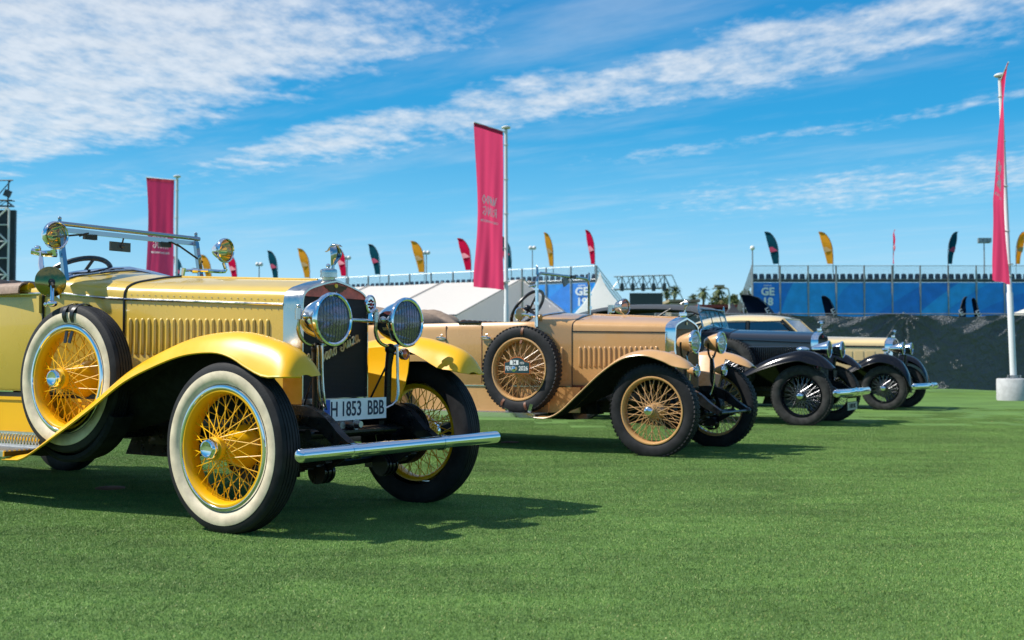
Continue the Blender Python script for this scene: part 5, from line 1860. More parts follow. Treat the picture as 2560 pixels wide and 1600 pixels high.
def grandstand(a, d, bays, bay, label, zr=7.72, zp=6.62, seat_pitch=.49, side_at=0, zbot=0.0, face=None, skip_clad=()):
    """Back of a seating stand: a = first corner on the ground, d = unit vector along it."""
    d = Vector(d).normalized()
    ang = math.atan2(d.y, d.x)
    root = empty('grandstand', a, ang, label, 'grandstand')
    L = bays * bay
    for i in range(bays + 1):
        m = MB().tube([(i * bay, 0, 0), (i * bay, 0, zr)], .055, 8)
        m.tube([(i * bay, 0, zp - .9), (i * bay, 0, zr)], .075, 8)
        obj('post', m, GALV, root)
    for i in range(bays):
        x0, x1 = i * bay + .07, (i + 1) * bay - .07
        m = MB()
        m.tube([(x0, 0, zr - .03), (x1, 0, zr - .03)], .022, 6)
        m.tube([(x0, 0, zp + .10), (x1, 0, zp + .10)], .022, 6)
        for k in range(1, 17):
            x = lerp(x0, x1, k / 17)
            m.tube([(x, 0, zp + .10), (x, 0, zr - .03)], .010, 4)
        obj('guard_rail', m, GALV, root)
        m = MB()
        m.box(((x0 + x1) / 2, .06, zp - .03), (x1 - x0, .12, .16))
        m.box(((x0 + x1) / 2, .60, zp + .02), (x1 - x0, 1.0, .05))
        obj('deck_beam', m, DARKM, root)
        P = []
        for q in range(9):
            z = lerp(zbot, zp - .14, q / 8)
            P.append([(lerp(i * bay + .03, (i + 1) * bay - .03, v), .02 + .035 * math.sin(q * 1.9 + i * 2.1) * math.sin(math.pi * v), z) for v in np.linspace(0, 1, 6)])
        obj('cladding_panel', MB().grid(P), BLUE, root, 60)
    n = int(L / seat_pitch)
    for k in range(n):
        obj('seat', SEAT, None, root, loc=(.28 + k * seat_pitch, .35, zp + .05))
    # raked end: sloping rail, uprights and steps running down to the arena
    for xe in (side_at,):
        m = MB()
        ln = 9.0
        pts0, pts1 = (xe, 0, zr), (xe, ln, zr - 4.6)
        for dz in (0, -.28, -.56, -.84, -1.1):
            m.tube([(xe, 0, zr + dz), (xe, ln, zr - 4.6 + dz)], .025, 6)
        for k in range(46):
            t = k / 45
            m.tube([(xe, ln * t, zr - 4.6 * t), (xe, ln * t, zr - 4.6 * t - 1.1)], .012, 4)
        obj('end_rail', m, GALV, root)
        for k in range(7):
            t = k / 6
            m = MB().tube([(xe, ln * t, 0), (xe, ln * t, zr - 4.6 * t - 1.1)], .06, 6)
            if k:
                m.tube([(xe, ln * t, .3), (xe, ln * (k - 1) / 6, zr - 4.6 * (k - 1) / 6 - 1.6)], .035, 6)
            obj('end_frame', m, GALV, root)
        for k in range(9):
            t = (k + .5) / 9
            m = MB().box((xe + (1.0 if xe == 0 else -1.0), ln * t, zr - 1.25 - 4.6 * t), (2.0, .8, .06))
            obj('seat_tier', m, DARKM, root)
    return root


def stand_point(root, x, y, z):
    c, s = math.cos(root.rotation_euler.z), math.sin(root.rotation_euler.z)
    return (root.location.x + c * x - s * y, root.location.y + s * x + c * y, root.location.z + z)


YR = 82.0
xr0 = at(1881, 800, YR).x
st_right = grandstand((xr0, YR, 0), (1, 0, 0), 13, 2.02, 'blue clad grandstand squarely facing the lawn behind the tarpaulin fence')
dl = Vector((-19.7, 11.6, 0)).normalized()
p_end = at(1491, 800, YR)
# the other stand runs from its raked end back towards the left
NB = 26
start = Vector((p_end.x, YR, 0)) + dl * (NB * 2.06)
st_left = grandstand(tuple(start), tuple(-dl), NB, 2.06, 'blue clad grandstand set at an angle behind the white marquee', side_at=NB * 2.06)


def stand_lettering(root, xc, rows):
    for body, size, z, sx in rows:
        place_text('hoarding_lettering', body, size, WHITEP, frame((xc, -.08, z), (1, 0, 0), (0, 0, 1)), root, .004, bold=size * .035, sx=sx)


stand_lettering(st_right, 1.10, [('GE', .76, 5.80, 1.02), ('18', .76, 5.08, 1.02), ('PUERTA', .12, 6.25, 1.3)])
stand_lettering(st_left, (NB - .55) * 2.06, [('GE', .80, 5.85, 1.1), ('19', .80, 5.08, 1.1), ('PUERTA', .13, 6.30, 1.3)])
ORD = ['first', 'second', 'third', 'fourth', 'fifth', 'sixth', 'seventh', 'eighth', 'ninth', 'tenth', 'eleventh', 'twelfth']
for kk, (px, col) in enumerate(((1946.5, 'teal'), (2082.5, 'amber'), (2234, 'pink'), (2371, 'teal'), (2541, 'amber'))):
    x = at(px, 800, YR).x
    edge = col == 'pink'
    fl = -1 if px > 2300 else 1
    feather_flag((x, YR - .1, 7.82), 2.36, col, f'{col} feather flag, {ORD[kk]} from the square-on grandstand corner', 'feather flags on the square-on grandstand', turn=(R(78) if edge else R(-24 * fl)), flip=fl, printcol=PRINTS[col])
seq = ['pink', 'amber', 'teal']
for k, px in enumerate((1487, 1383, 1278, 1177, 1060, 949, 864, 773, 693, 591, 527, 455)):
    # where the sight line through px crosses the stand's back rail
    dr = ray(px, 800)
    A = Vector((start.x, start.y))
    D = Vector((-dl.x, -dl.y))
    # A + s D = t (dr.x, dr.y)
    det = D.x * -dr.y + dr.x * D.y
    s_ = (-A.x * -dr.y - dr.x * -(-A.y) * -1) if False else ((dr.x * A.y - dr.y * A.x) / (D.x * dr.y - D.y * dr.x))
    w = A + D * s_
    col = seq[k % 3]
    feather_flag((w.x, w.y, 7.82), 2.5, col, f'{col} feather flag, {ORD[k]} from the raked end of the angled grandstand', 'feather flags on the angled grandstand', turn=R(-26 + 5 * math.sin(k * 2.1)), narrow=(.70 if k in (0, 1) else 1.15), printcol=PRINTS[col])

# ------------------------------------------------------------------ big banner poles
def banner_pole(px, ytop, Y, lean, angle, wid, label, base=None, drop=4.35, swing=0.0):
    top = at(px, ytop, Y)
    H = top.z
    bx = top.x + lean
    root = empty('banner_pole', (bx, Y, 0), 0, label, 'flagpole', 'tall pink banner poles')
    lx = top.x - bx
    P_ = lambda z: (lx * z / H, 0, z)
    m = MB().tube([P_(0), P_(2.4), P_(2.42), P_(H - .05)], [.072, .068, .054, .046], 14)
    obj('pole', m, POLE, root)
    m = MB().lathe([(-.03, .05), (-.02, .10), (0, .13), (.03, .125), (.055, .08), (.065, 0)], 20, axis='z')
    obj('cap', m, POLE, root, loc=P_(H))
    m = MB()
    m.tube([(P_(3.05)[0] + .09 * math.cos(a), .09 * math.sin(a), 3.05 + .01 * math.sin(a)) for a in np.linspace(0, 2 * math.pi, 16, endpoint=False)], .016, 6, closed=True)
    m.box((P_(3.0)[0] - .08, -.03, 3.0), (.06, .05, .12))
    obj('rope_ring', m, POLE, root)
    # hanging banner on a short arm
    c, s = math.cos(angle), math.sin(angle)
    z1 = H - .12
    z0 = z1 - drop
    gap = .11
    x0, _, _ = P_(z1)
    m = MB().tube([(x0, 0, z1), (x0 + c * (wid + gap), s * (wid + gap), z1 + .14)], .016, 8)
    obj('arm', m, POLE, root)
    def pt(t, v):
        z = lerp(z1 + .14 * v, z0 + .05 * v, t)
        ag = lerp(angle, angle + swing, min(1, t * 1.6))
        c_, s_ = math.cos(ag), math.sin(ag)
        pinch = 1 - .10 * math.sin(math.pi * min(1, t * 1.1)) * v
        fold = (.030 * math.sin(v * 11 + t * 3.0) + .045 * math.sin(v * 4 + t * 7) + .012 * math.sin(v * 23 - t * 5)) * (.25 + .75 * t)
        u = gap + wid * v * pinch
        return Vector((P_(z)[0] + c_ * u - s_ * fold, s_ * u + c_ * fold, z))

    def pt_off(t, v, d):
        n_ = (pt(t + .01, v) - pt(t - .01, v)).cross(pt(t, v + .02) - pt(t, v - .02)).normalized()
        if n_.y > 0:
            n_ = -n_
        return pt(t, v) + n_ * d
    P = [[tuple(pt(i / 44, j / 24)) for j in range(25)] for i in range(45)]
    f = obj('banner', MB().grid(P), PINKC, root, 60)
    obj('hem', MB().grid([[tuple(pt_off(tt, j / 24, .008)) for j in range(25)] for tt in (0, .012, .024)]), mat('crimson_hem', (.48, .006, .05), .8), f)
    for z in np.linspace(z0 + .2, z1 - .35, 5):
        x = P_(z)[0]
        m = MB().tube([(x + .062 * math.cos(a), .062 * math.sin(a), z) for a in np.linspace(0, 2 * math.pi, 12, endpoint=False)], .008, 5, closed=True)
        m.tube([(x, -.02, z), tuple(pt((z1 - z) / drop, .01))], .007, 5)
        obj('banner_ring', m, POLE, root)
    # printed lettering; the banner shows us its back, so the words read mirrored from this side
    strokes = [[[(0, 1), (.18, 0), (.36, 1), (.36, 0)], [(.52, 0), (.74, 1), (.74, 0), (.98, 1)], [(1.12, 1), (1.12, 0), (1.4, .5), (1.12, 1)], [(1.52, .5), (1.72, 1), (1.92, .5), (1.72, 0), (1.52, .5)]],
               [[(0, 0), (0, 1), (.32, .72), (.05, .5), (.34, 0)], [(.56, 0), (.56, 1)], [(.80, 0), (.86, 1), (1.14, 0), (1.20, 1)], [(1.86, .85), (1.55, 1), (1.44, .5), (1.6, 0), (1.88, .2), (1.7, .5)]]]
    m = MB()
    for r_, row in enumerate(strokes):
        for stt in row:
            fine = []
            for (a0, b0), (a1, b1) in zip(stt, stt[1:]):
                fine += [(lerp(a0, a1, q), lerp(b0, b1, q)) for q in (0, .33, .66)]
            fine.append(stt[-1])
            m.tube([pt_off(.525 - .060 + r_ * .070 - b_ * .055 + .02, .22 + a_ * .29, .012) for a_, b_ in fine], .013, 5)
    obj('banner_print', m, PALE, f, kind='stuff')
    me = text_mesh('CAR SHOWROOM', .105, .0, bold=.002)
    for vv in me.vertices:
        vv.co = pt_off(.590 - vv.co.y / drop * .9, .50 + vv.co.x * .78, .012)
    me.materials.clear()
    me.materials.append(PALE)
    obj('banner_print', me, None, f)
    return root


bp_ = banner_pole(2500, 190, 25.5, .215, R(-105), 1.05, 'tilted white pole on concrete drum with pink banner seen edge-on', drop=4.6, swing=R(-24))
for o in list(bp_.children):
    pass
banner_pole(1265, 320, 31.2, .01, R(180 + 38), .98, 'white pole flying a pink banner behind the tan car')
banner_pole(443, 442, 39.5, .0, R(180 - 12), 1.08, 'white pole flying a pink banner beyond the yellow car windscreen')
# concrete drum under the tilted pole
tip = at(2500, 190, 25.5)
dx = tip.x + .215
m = MB().lathe([(0, .362), (.0, .37), (.04, .375), (.46, .372), (.485, .360), (.49, 0)], 40, axis='z')
tag(obj('concrete_drum', m, mat('pale_concrete', (.46, .46, .47), .85, noise=.12, nscale=9, bump=.3, bscale=60), None, loc=(dx, 25.5, 0)), 'pale round concrete drum weighing down the tilted flagpole', 'weight')
m = MB()
m.box((0, 0, .006), (.26, .26, .012))
for a in range(4):
    x, y = .10 * (1 if a % 2 else -1), .10 * (1 if a // 2 else -1)
    m.tube([(x, y, 0), (x, y, .075)], .012, 6)
m.tube([(0, 0, 0), (0, 0, .07)], .085, 16)
m.box((0, 0, .055), (.24, .05, .02))
obj('foot_plate', m, GALV, bp_, loc=(0, 0, .492))

# ------------------------------------------------------------------ white tents
TENT = cloth('white_tent_pvc', (0.80, 0.76, 0.71), (0.86, 0.82, 0.77), .46)
TENTW = cloth('white_tent_wall', (0.86, 0.82, 0.83), (0.92, 0.88, 0.88), .55)
Nn, Aa, Ff = Vector((-2.62, 52.95, 0)), Vector((.53, 58, 0)), Vector((3.68, 63.05, 0))
rd = Vector((-.85, .53, 0)).normalized()
ze, zt = 2.94, 5.0
root = empty('marquee_tent', tuple(Nn), 0, 'large white gabled marquee tent behind the tan car', 'tent')
rel = lambda v, z: (v.x - Nn.x, v.y - Nn.y, z)
for b in range(5):
    for (e_, nm) in ((Nn, 'near'), (Ff, 'far')):
        a0, a1 = e_ + rd * (5 * b + .03), e_ + rd * (5 * b + 4.97)
        r0, r1 = Aa + rd * (5 * b + .03), Aa + rd * (5 * b + 4.97)
        P = []
        for i in range(7):
            t = i / 6
            row = []
            for j in range(9):
                v = j / 8
                p = (a0 * (1 - t) + r0 * t) * (1 - v) + (a1 * (1 - t) + r1 * t) * v
                row.append(rel(p, lerp(ze, zt, t) - .10 * math.sin(math.pi * v) * (.3 + math.sin(math.pi * t))))
            P.append(row)
        obj('roof_panel', MB().grid(P), TENT, root, 60)
        m = MB().prism([rel(a0, 0), rel(a1, 0), rel(a1, ze - .02), rel(a0, ze - .02)], (0, .01, 0))
        obj('wall_panel', m, TENTW, root, None)
for b in range(6):
    m = MB().tube([rel(Nn + rd * 5 * b, ze + .03), rel(Aa + rd * 5 * b, zt + .05), rel(Ff + rd * 5 * b, ze + .03)], .035, 6)
    obj('roof_rib', m, mat('tent_seam', (.42, .37, .33), .7), root)
    obj('leg', MB().tube([rel(Nn + rd * 5 * b, 0), rel(Nn + rd * 5 * b, ze)], .06, 6), POLE, root)
mid = (Nn + Ff) / 2
for (p, q, zz) in ((Nn, mid, zt), (mid, Ff, zt)):
    pz, qz = (ze, zt) if p is Nn else (zt, ze)
    g = Vector((rd.y, -rd.x, 0)) * 0
    m = MB().prism([rel(p + rd * .05, 0), rel(q + rd * .05, 0), rel(q + rd * .05, qz - .03), rel(p + rd * .05, pz - .03)], (-.02, .008, 0))
    obj('gable_panel', m, TENTW, root, None)
m = MB().prism([rel(Nn + rd * .1, .03), rel(Ff + rd * .1, .03), rel(Ff + rd * 24.9, .03), rel(Nn + rd * 24.9, .03)], (0, 0, .02))
obj('floor', m, mat('bounce_deck', (.6, .57, .53), .7), root, None)  # unseen pale deck, added to keep green bounce light off the gable
obj('gable_pole', MB().tube([rel(mid, 0), rel(mid, zt)], .05, 8), mat('tent_seam'  , (.42, .37, .33)), root)
m = MB().beam(rel(Nn - rd * .02, ze), rel(Nn + rd * 25, ze), .05, .16)
obj('eave_beam', m, DARKM, root)


def pagoda(c, half, zeave, ztop, label, material, cat='tent', grp=None):
    root = empty('pagoda_tent', c, 0, label, cat, grp)
    for k in range(4):
        a0, a1 = math.pi / 4 + k * math.pi / 2, math.pi / 4 + (k + 1) * math.pi / 2
        P = []
        for i in range(13):
            t = i / 12
            w = half * math.sqrt(2) * ((1 - t) ** 1.55 * .96 + .035 * (1 - t) + .012)
            z = lerp(zeave, ztop, t)
            P.append([(lerp(math.cos(a0), math.cos(a1), v) * w, lerp(math.sin(a0), math.sin(a1), v) * w, z) for v in np.linspace(0, 1, 7)])
        obj('roof_panel', MB().grid(P), material, root, 50)
        x, y = half * math.sqrt(2) * math.cos(a0), half * math.sqrt(2) * math.sin(a0)
        obj('leg', MB().tube([(x, y, 0), (x, y, zeave)], .045, 6), POLE, root)
        x1, y1 = half * math.sqrt(2) * math.cos(a1), half * math.sqrt(2) * math.sin(a1)
        obj('valance', MB().beam((x, y, zeave - .12), (x1, y1, zeave - .12), .02, .26), material, root)
    return root


p = at(1500, 681, 60)
pagoda((p.x, 60, 0), 2.15, 2.5, p.z, 'white pagoda tent peak rising beyond the tan car windscreen', cloth('white_pagoda_pvc', (0.93, 0.90, 0.86), (0.96, 0.93, 0.89), .50))
p = at(1832, 757, 58)
pagoda((p.x, 58, 0), 1.5, 2.45, p.z, 'small black pagoda tent roof behind the cream saloon', mat('black_tent_cloth', (.022, .024, .03), .7))
p = at(2655, 716, 47)
pagoda((p.x, 47, 0), 2.6, 2.35, p.z, 'white tent roof corner beyond the tarpaulin fence beside the concrete drum pole', TENT)

# ------------------------------------------------------------------ tarpaulin fence
def tarp_mat():
    m = bpy.data.materials.new('black_tarpaulin')
    m.use_nodes = True
    t = m.node_tree
    b = t.nodes['Principled BSDF']
    b.inputs['Base Color'].default_value = (.10, .110, .124, 1)
    b.inputs['Roughness'].default_value = .36
    b.inputs['Specular IOR Level'].default_value = .6
    c = N(t, 'ShaderNodeTexCoord')
    n1 = N(t, 'ShaderNodeTexNoise', {'Vector': c.outputs['Object'], 'Scale': 4.2, 'Detail': 6, 'Roughness': .62, 'Distortion': .8})
    mp = N(t, 'ShaderNodeMapping', {0: c.outputs['Object'], 'Scale': (1, 1, 1.0), 'Rotation': (0, .6, 0)})
    n2 = N(t, 'ShaderNodeTexNoise', {'Vector': mp.outputs[0], 'Scale': 15, 'Detail': 5, 'Roughness': .65})
    h = MATH(t, 'ADD', n1.outputs['Fac'], MATH(t, 'MULTIPLY', n2.outputs['Fac'], .42))
    bp = N(t, 'ShaderNodeBump', {'Strength': 1.0, 'Distance': .15, 'Height': h})
    t.links.new(bp.outputs[0], b.inputs['Normal'])
    return m


TARP = tarp_mat()
YF = 32.0
fx0 = at(1640, 800, YF).x
root = empty('tarpaulin_fence', (fx0, YF, 0), 0, 'black creased tarpaulin hung along a temporary fence behind the cars', 'fence')
# panels 3.5 m long between posts; creases fan down from the tie points
PW = 3.5
for k in range(6):
    nx_, nz_ = 70, 44
    P = []
    rr_ = random.Random(40 + k)
    ph = [rr_.uniform(0, 6) for _ in range(8)]
    for i in range(nz_ + 1):
        t = i / nz_
        row = []
        for j in range(nx_ + 1):
            u = j / nx_
            x = k * PW + u * PW
            sag = .07 * math.sin(math.pi * u) ** .8
            top = 2.20 - sag + .02 * math.sin(u * 14 + ph[0])
            bot = .06 + .03 * math.sin(u * 5 + ph[1])
            z = lerp(bot, top, t)
            y = .0
            for cx0, sg in ((0, 1), (PW, -1)):
                dx_, dz_ = (x - k * PW - cx0) * sg, 2.25 - z
                rr2 = math.hypot(dx_, dz_) + .05
                an = math.atan2(dx_, dz_)
                y += .085 * (abs(math.sin(an * 8 + ph[2] + .5 * rr2)) ** .7 - .6) * math.exp(-rr2 * .55) * min(1, rr2 * 3)
            y += .04 * math.sin(u * 7 + t * 2.2 + ph[3]) * (1 - .5 * t) + .016 * math.sin(u * 23 - t * 9 + ph[4]) + .014 * math.sin(t * 13 + u * 6 + ph[5])
            y += .014 * abs(math.sin(u * 31 + t * 17 + ph[6])) + .012 * abs(math.sin(u * 19 - t * 29 + ph[7]))
            row.append((x, y, z))
        P.append(row)
    obj('tarpaulin', MB().grid(P), TARP, root, 70)
for k in range(7):
    m = MB().tube([(k * PW, .12, 0), (k * PW, .12, 2.25)], .03, 8)
    obj('fence_post', m, GALV, root)
    obj('fence_foot', MB().box((k * PW, .12, .06), (.2, .62, .13)), mat('black_block', (.02, .02, .02), .8), root)
m = MB().tube([(0, .10, 2.20), (6 * PW, .10, 2.20)], .018, 6)
obj('top_wire', m, GALV, root)

# navy feather flags standing behind the fence
for px0, pxt, yt, flp, nr, lab in ((1962, 1866, 737, 1, 1.25, 'large navy feather flag with white marks arching over the cream saloon'), (2103, 2073, 740, 1, .55, 'navy feather flag leaning over the middle of the tarpaulin fence'), (2394, 2409, 742, -1, .30, 'slim navy feather flag tilting right above the tarpaulin fence'), (2456, 2448, 745, 1, .28, 'slim upright navy feather flag above the tarpaulin fence')):
    Y = 36.5
    b = at(px0, 905, Y)
    top = at(pxt, yt, Y)
    hh = top.z - .35
    fr = feather_flag((b.x, Y, .35), hh, 'navy', lab, 'navy feather flags behind the fence', 0.0, flp, .35, printcol=WHITEP, narrow=nr)
    me = text_mesh('E', .30, .003)
    me.transform(frame((-.18 * flp * nr - .25 * nr * flp, -.05, hh * .80), (1, .0, .5), (-.5, 0, 1)))
    me.materials.clear()
    me.materials.append(PALE)
    obj('flag_print', me, None, fr)

# ------------------------------------------------------------------ stage structures and lights
def lattice(m, a, b, w, n, r=.03, up=(0, 0, 1)):
    a, b = Vector(a), Vector(b)
    d = (b - a).normalized()
    s = d.cross(Vector(up))
    if s.length < .01:
        s = Vector((1, 0, 0))
    s.normalize()
    u = s.cross(d)
    for i, j in ((-1, -1), (1, -1), (1, 1), (-1, 1)):
        o = s * (i * w / 2) + u * (j * w / 2)
        m.tube([a + o, b + o], r, 5)
    for k in range(n):
        p, q = a + (b - a) * (k / n), a + (b - a) * ((k + 1) / n)
        sg = 1 if k % 2 else -1
        for e in (u, -u):
            m.tube([p + s * (sg * w / 2) + e * w / 2, q - s * (sg * w / 2) + e * w / 2], r * .7, 4)
        for e in (s, -s):
            m.tube([p + u * (sg * w / 2) + e * w / 2, q - u * (sg * w / 2) + e * w / 2], r * .7, 4)
    return m


# near-left video tower
YT = 70.0
a = at(24, 690, YT)
root = empty('video_tower', (a.x, YT, 0), 0, 'dark video screen tower with lattice scaffold at the far end of the lawn', 'tower')
zt_, zb_ = at(0, 524, YT).z, 0
m = MB().box((-1.8, .3, (zt_ + 3) / 2), (4.0, .25, zt_ - 3), rot=None)
obj('video_screen', m, mat('dark_screen', (.012, .02, .03), .5, noise=.4, nscale=3), root)
for x in (.12, -.95, -2.2, -3.6):
    obj('mast', MB().tube([(x, -.5, 0), (x, -.5, zt_)], .06, 6), POLE, root)
for k in range(9):
    z = 1.0 + k * (zt_ - 1) / 9
    z2 = z + (zt_ - 1) / 9
    m = MB()
    sx = (.12, -.95) if k % 2 else (-.95, .12)
    m.tube([(sx[0], -.7, z), (sx[1], -.7, z2)], .05, 6)
    m.tube([(.12, -.7, z2), (-.95, -.7, z2)], .04, 6)
    obj('brace', m, POLE, root)
ztop = at(0, 452, YT).z
m = lattice(MB(), (-4.5, -.2, zt_ + .45), (.25, -.2, zt_ + .35), .35, 10, .035)
obj('rig_truss', m, DARKM, root)
for x in (-3.2, -1.6, -.1):
    m = MB().tube([(x, -.2, zt_), (x + .05, -.2, ztop)], .045, 6)
    m.tube([(x - .9, -.2, zt_ + .5), (x + .2, -.2, ztop)], .035, 5)
    m.box((x + .05, -.35, zt_ + .95), (.34, .3, .42), rot=Matrix.Rotation(.4, 3, 'Y'))
    obj('spotlight_stand', m, DARKM, root)
m = MB().tube([(-4.5, -.2, ztop - .05), (.2, -.2, ztop)], .04, 5)
obj('top_bar', m, DARKM, root)

# distant stage roof between the two stands
YS = 140.0
f_ = lambda px, py: at(px, py, YS)
root = empty('stage_rig', (f_(1560, 800).x, YS, 0), 0, 'distant open steel stage roof truss between the two grandstands', 'stage')
o = Vector((f_(1560, 800).x, YS, 0))
for k, px in enumerate((1555, 1582, 1608, 1634, 1661)):
    y1, y0 = 690 - k * .8, 724
    m = MB()
    m.tube([f_(px, y1) - o, f_(px, y0) - o], .09, 5)
    m.tube([f_(px - 26, y0) - o, f_(px, y1) - o], .05, 4)
    m.tube([f_(px, y1) - o, f_(px + 14, y0) - o], .05, 4)
    m.tube([f_(px - 13, y1) - o, f_(px - 4, y0) - o], .05, 4)
    obj('truss_bay', m, GALV, root)
    obj('speaker_block', MB().box(f_(px, 718) - o, (.42, .4, .95)), DARKM, root)
m = MB()
m.tube([f_(1535, 692) - o, f_(1680, 688) - o], .07, 5)
m.tube([f_(1535, 724) - o, f_(1665, 720) - o], .12, 5)
m.tube([f_(1680, 688) - o, f_(1712, 760) - o], .06, 5)
m.tube([f_(1661, 688) - o, f_(1690, 745) - o], .05, 5)
obj('roof_edge', m, GALV, root)
c0, c1 = f_(1575, 732) - o, f_(1658, 800) - o
obj('back_screen', MB().box(((c0.x + c1.x) / 2, .5, (c0.z + max(0, c1.z)) / 2), (c1.x - c0.x, .3, c0.z - c1.z)), mat('grey_screen', (.05, .055, .065), .6), root)


def light_post(px, ytop, Y, label, grp, kind='globe'):
    tp = at(px, ytop, Y)
    root = empty('light_post', (tp.x, Y, 0), 0, label, 'lamp post', grp)
    obj('post', MB().tube([(0, 0, 0), (0, 0, tp.z)], [.07, .05], 6), GALV, root)
    if kind == 'globe':
        for s in (-1, 1):
            obj('lamp_globe', MB().ball((s * .17, 0, tp.z + .05), .19), mat('lamp_white', (.75, .72, .68), .4), root)
    elif kind == 'flood':
        m = MB()
        for s in (-1, 0, 1):
            m.box((s * .36, -.1, tp.z + .1), (.32, .25, .36))
        m.box((0, .05, tp.z - .1), (1.0, .06, .06))
        obj('floodlight', m, GALV, root)
    else:
        obj('lamp_globe', MB().ball((0, 0, tp.z), .17), mat('lamp_white', (.75, .72, .68), .4), root)
    return root


for kk, (px, py) in enumerate(((1331, 621), (1066, 633), (868, 646), (648, 662))):
    light_post(px, py, 104, f'light post with twin white lamps, {ORD[kk]} from the angled stand raked end', 'light posts behind the angled grandstand')
light_post(2460, 604, 92, 'light post with square floodlights behind the square-on grandstand', None, 'flood')
light_post(1881, 620, 80, 'slim post with a single white lamp at the grandstand corner', None, 'single')
# street lamp with arm
tp = at(1823, 722, 150)
root = empty('street_lamp', (tp.x, 150, 0), 0, 'white street lamp with a short arm among the far trees', 'lamp post')
obj('post', MB().tube([(0, 0, 0), (0, 0, tp.z - .6), (-.15, 0, tp.z)], [.16, .12, .10], 6), POLE, root)
obj('lamp_head', MB().tube([(-.15, 0, tp.z), (-1.4, 0, tp.z + .35)], [.09, .12], 6).box((-1.3, 0, tp.z + .35), (1.3, .4, .3)), mat('lamp_brown', (.35, .22, .15), .5), root)

# ------------------------------------------------------------------ far trees and low buildings
FROND = mat('palm_frond', (0.085, 0.115, 0.035), .6, noise=.4, nscale=2)
TRUNK = mat('palm_trunk', (0.16, 0.11, 0.07), .9, noise=.3, nscale=3)


def palm(px, ycrown, Y, rad, label, seed):
    rnd = random.Random(seed)
    c = at(px, ycrown, Y)
    root = empty('palm_tree', (c.x, Y, 0), 0, label, 'tree', 'palms beyond the stands')
    pts = [(rnd.uniform(-.15, .15) * math.sin(t * 3), 0, c.z * t) for t in np.linspace(0, 1, 8)]
    pts[-1] = (0, 0, c.z)
    obj('trunk', MB().tube(pts, np.linspace(.36, .26, 8), 8), TRUNK, root)
    m = MB()
    for k in range(46):
        a = k * 2.399
        el = math.radians(rnd.uniform(-55, 75))
        ln = rad * rnd.uniform(.85, 1.1) * (.75 if el > 1.0 else 1)
        droop = rnd.uniform(.25, .6)
        P = []
        for i in range(7):
            t = i / 6
            rr_ = ln * t * math.cos(el)
            z = c.z + ln * t * math.sin(el) - droop * ln * t * t
            wv = .05 + .34 * math.sin(math.pi * min(.97, t * .95 + .05)) * rad / 2
            dirx, diry = math.cos(a), math.sin(a)
            P.append([(dirx * rr_ - diry * wv * v, diry * rr_ + dirx * wv * v, z - .45 * wv * abs(v)) for v in (-1, -.3, .3, 1)])
        # fringe: leaflets as separate slivers
        for i in range(6):
            for j in range(3):
                q = [P[i][j], P[i][j + 1], P[i + 1][j + 1], P[i + 1][j]]
                if (i + j + k) % 3 == 0:
                    continue
                m.add([q[0], q[1], q[2], q[3]], [(0, 1, 2, 3)])
    obj('crown', m, FROND, root, None, fix=False)
    return root


palm(1667, 727, 255, 1.6, 'slender palm beside the distant stage roof', 1)
palm(1686, 722, 262, 1.85, 'tall palm just right of the distant stage roof', 2)
palm(1733, 742, 270, 1.6, 'short palm standing between two taller palms', 3)
palm(1758, 727, 265, 2.0, 'tall palm standing clear in the gap between the stands', 4)
palm(1797, 723, 258, 2.2, 'bushiest tall palm rising out of the far green trees', 5)
LEAFM = mat('far_foliage', (0.085, 0.11, 0.03), .7, noise=.5, nscale=.6)
LEAFM2 = mat('far_foliage_dry', (0.14, 0.11, 0.04), .7, noise=.4, nscale=.6)


def far_tree(px, ytop, Y, w, label, seed, material):
    rnd = random.Random(seed)
    tp = at(px, ytop, Y)
    root = empty('far_tree', (tp.x, Y, 0), 0, label, 'tree', 'trees beyond the stands')
    m = MB().tube([(0, 0, 0), (.2, 0, tp.z * .5), (0, 0, tp.z * .8)], [.45, .35, .15], 7)
    for k in range(5):
        a = k * 1.3
        m.tube([(.15, 0, tp.z * .45), (math.cos(a) * w * .4, math.sin(a) * w * .4, tp.z * .75)], [.2, .06], 5)
    obj('trunk', m, TRUNK, root)
    m = MB()
    cl = [(rnd.gauss(0, w * .33), rnd.gauss(0, w * .3), tp.z * rnd.uniform(.50, .93), rnd.uniform(.14, .26) * w) for _ in range(26)]
    for (x, y, z, r_) in cl:
        for _ in range(110):
            v = Vector((rnd.gauss(0, 1), rnd.gauss(0, 1), rnd.gauss(0, 1))).normalized() * r_ * rnd.uniform(.5, 1.05)
            p_ = Vector((x, y, z)) + v
            e1 = Vector((rnd.gauss(0, 1), rnd.gauss(0, 1), rnd.gauss(0, 1))).normalized() * .34
            e2 = Vector((rnd.gauss(0, 1), rnd.gauss(0, 1), rnd.gauss(0, 1))).normalized() * .24
            m.add([p_ - e1, p_ + e2, p_ + e1, p_ - e2], [(0, 1, 2, 3)])
    obj('crown', m, material, root, None, fix=False)
    return root


far_tree(1812, 735, 235, 5.5, 'green round tree beneath the bushiest palm', 11, LEAFM)
far_tree(1842, 722, 232, 4.2, 'green tree partly behind the raked end of the square-on grandstand', 12, LEAFM)
far_tree(1787, 752, 225, 3.6, 'low dry yellowish tree in front of the far palms', 13, LEAFM2)
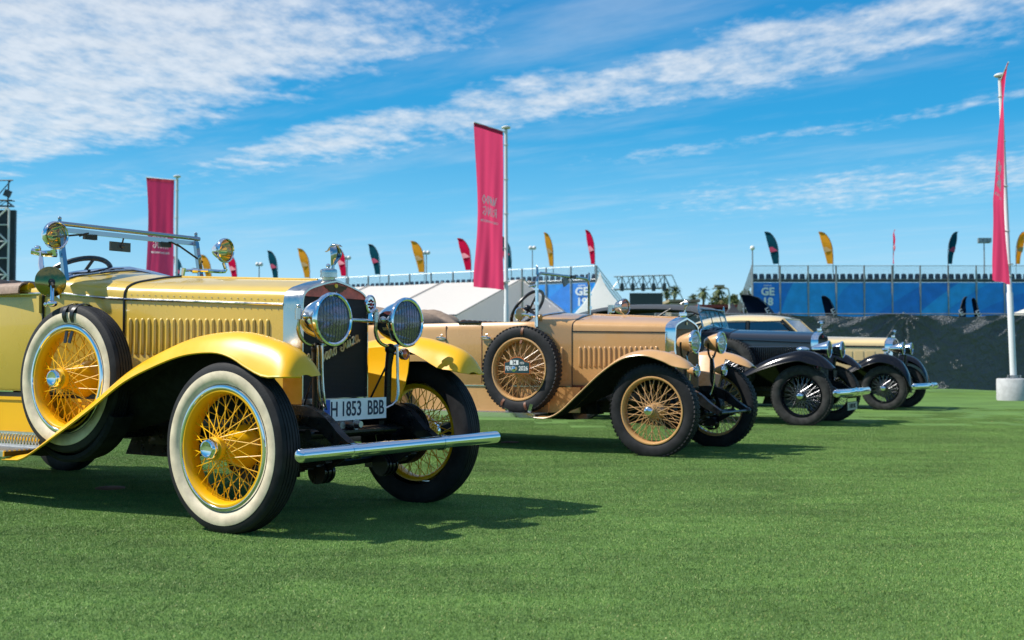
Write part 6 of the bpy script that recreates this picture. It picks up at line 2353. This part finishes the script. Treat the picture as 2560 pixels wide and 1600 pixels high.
# low red building and pale roof
a, b = at(1742, 763, 190), at(1845, 790, 190)
m = MB().box(((a.x + b.x) / 2, 190, a.z / 2), (b.x - a.x, 8, a.z))
bl = empty('low_building', ((a.x + b.x) / 2, 190, 0), 0, 'low dark red building under the far palms', 'building')
obj('wall', MB().box((0, 0, a.z / 2 - .4), (b.x - a.x, 8, a.z - .8)), mat('dark_red_wall', (.20, .025, .028), .7, noise=.15), bl)
obj('roof', MB().box((0, 0, a.z - .35), (b.x - a.x + .6, 8.6, .5)), mat('dark_red_roof', (.24, .03, .03), .7), bl)
a, b = at(1670, 752, 200), at(1735, 790, 200)
bl = empty('low_building', ((a.x + b.x) / 2, 200, 0), 0, 'low pale building behind the black cloth hood', 'building')
obj('wall', MB().box((0, 0, a.z / 2 - .3), (b.x - a.x, 8, a.z - .6)), mat('pale_wall', (.42, .36, .26), .8), bl)
obj('roof', MB().box((0, 0, a.z - .2), (b.x - a.x + .8, 8.6, .45)), mat('pale_roof', (.30, .24, .15), .8), bl)
# pink hoarding behind the photographer, seen only in the polished metal
root = empty('pink_hoarding', (0, -15, 0), 0, 'long pink hoarding across the lawn opposite the cars', 'hoarding')
for k in range(16):
    obj('panel', MB().box((-28 + k * 3.5, 0, .80), (3.44, .05, 1.0)), PINK, root, None)

# ------------------------------------------------------------------ small things on the lawn
LEAF = mat('dry_leaf', (0.42, 0.24, 0.08), .7, noise=.3, nscale=60)
lm_ = MB()
lm_.grid([[(-.03, -.004, .010), (-.03, .004, .010)], [(-.012, -.016, .016), (-.012, .016, .012)], [(.012, -.014, .010), (.012, .014, .017)], [(.032, -.003, .016), (.032, .003, .012)]])
lm_.v = [(x * .6, y * .6, z * .7) for x, y, z in lm_.v]
LEAFMESH = mesh_of('fallen_leaf', lm_, LEAF, 60)
for k, (px, py) in enumerate(((2366, 1132), (2480, 1056), (2514, 1017), (2340, 1017), (835, 1251), (1955, 1067))):
    d = ray(px, py)
    g = Vector((0, 0, CAMH)) + d * (CAMH / -d.z)
    o = obj('fallen_leaf', LEAFMESH, None, loc=(g.x, g.y, .004), rot=(.15 * math.sin(k * 3), .1, k * 1.7))
    tag(o, ['dry leaf on open lawn in front of the concrete drum', 'dry leaf on the lawn close to the concrete drum', 'dry leaf just before the concrete drum on the lawn', 'dry leaf on the lawn at the cream saloon shadow tip', 'dry leaf in shade beside the yellow car whitewall front tyre', 'dry leaf beside the front tyre of the black car'][k], 'leaf', 'dry leaves scattered on the lawn')
for (px, py, lab) in ((275, 1222, 'flat brown cover in the lawn shaded by the yellow car'), (1275, 1107, 'flat pale cover in the lawn shaded by the tan car')):
    d = ray(px, py)
    g = Vector((0, 0, CAMH)) + d * (CAMH / -d.z)
    m = MB().lathe([(0, .10), (.010, .10), (.013, .085), (.013, 0)], 24, axis='z')
    tag(obj('ground_cover', m, mat('brown_cover', (.20, .10, .06), .7, noise=.2), loc=(g.x, g.y, .0)), lab, 'cover')
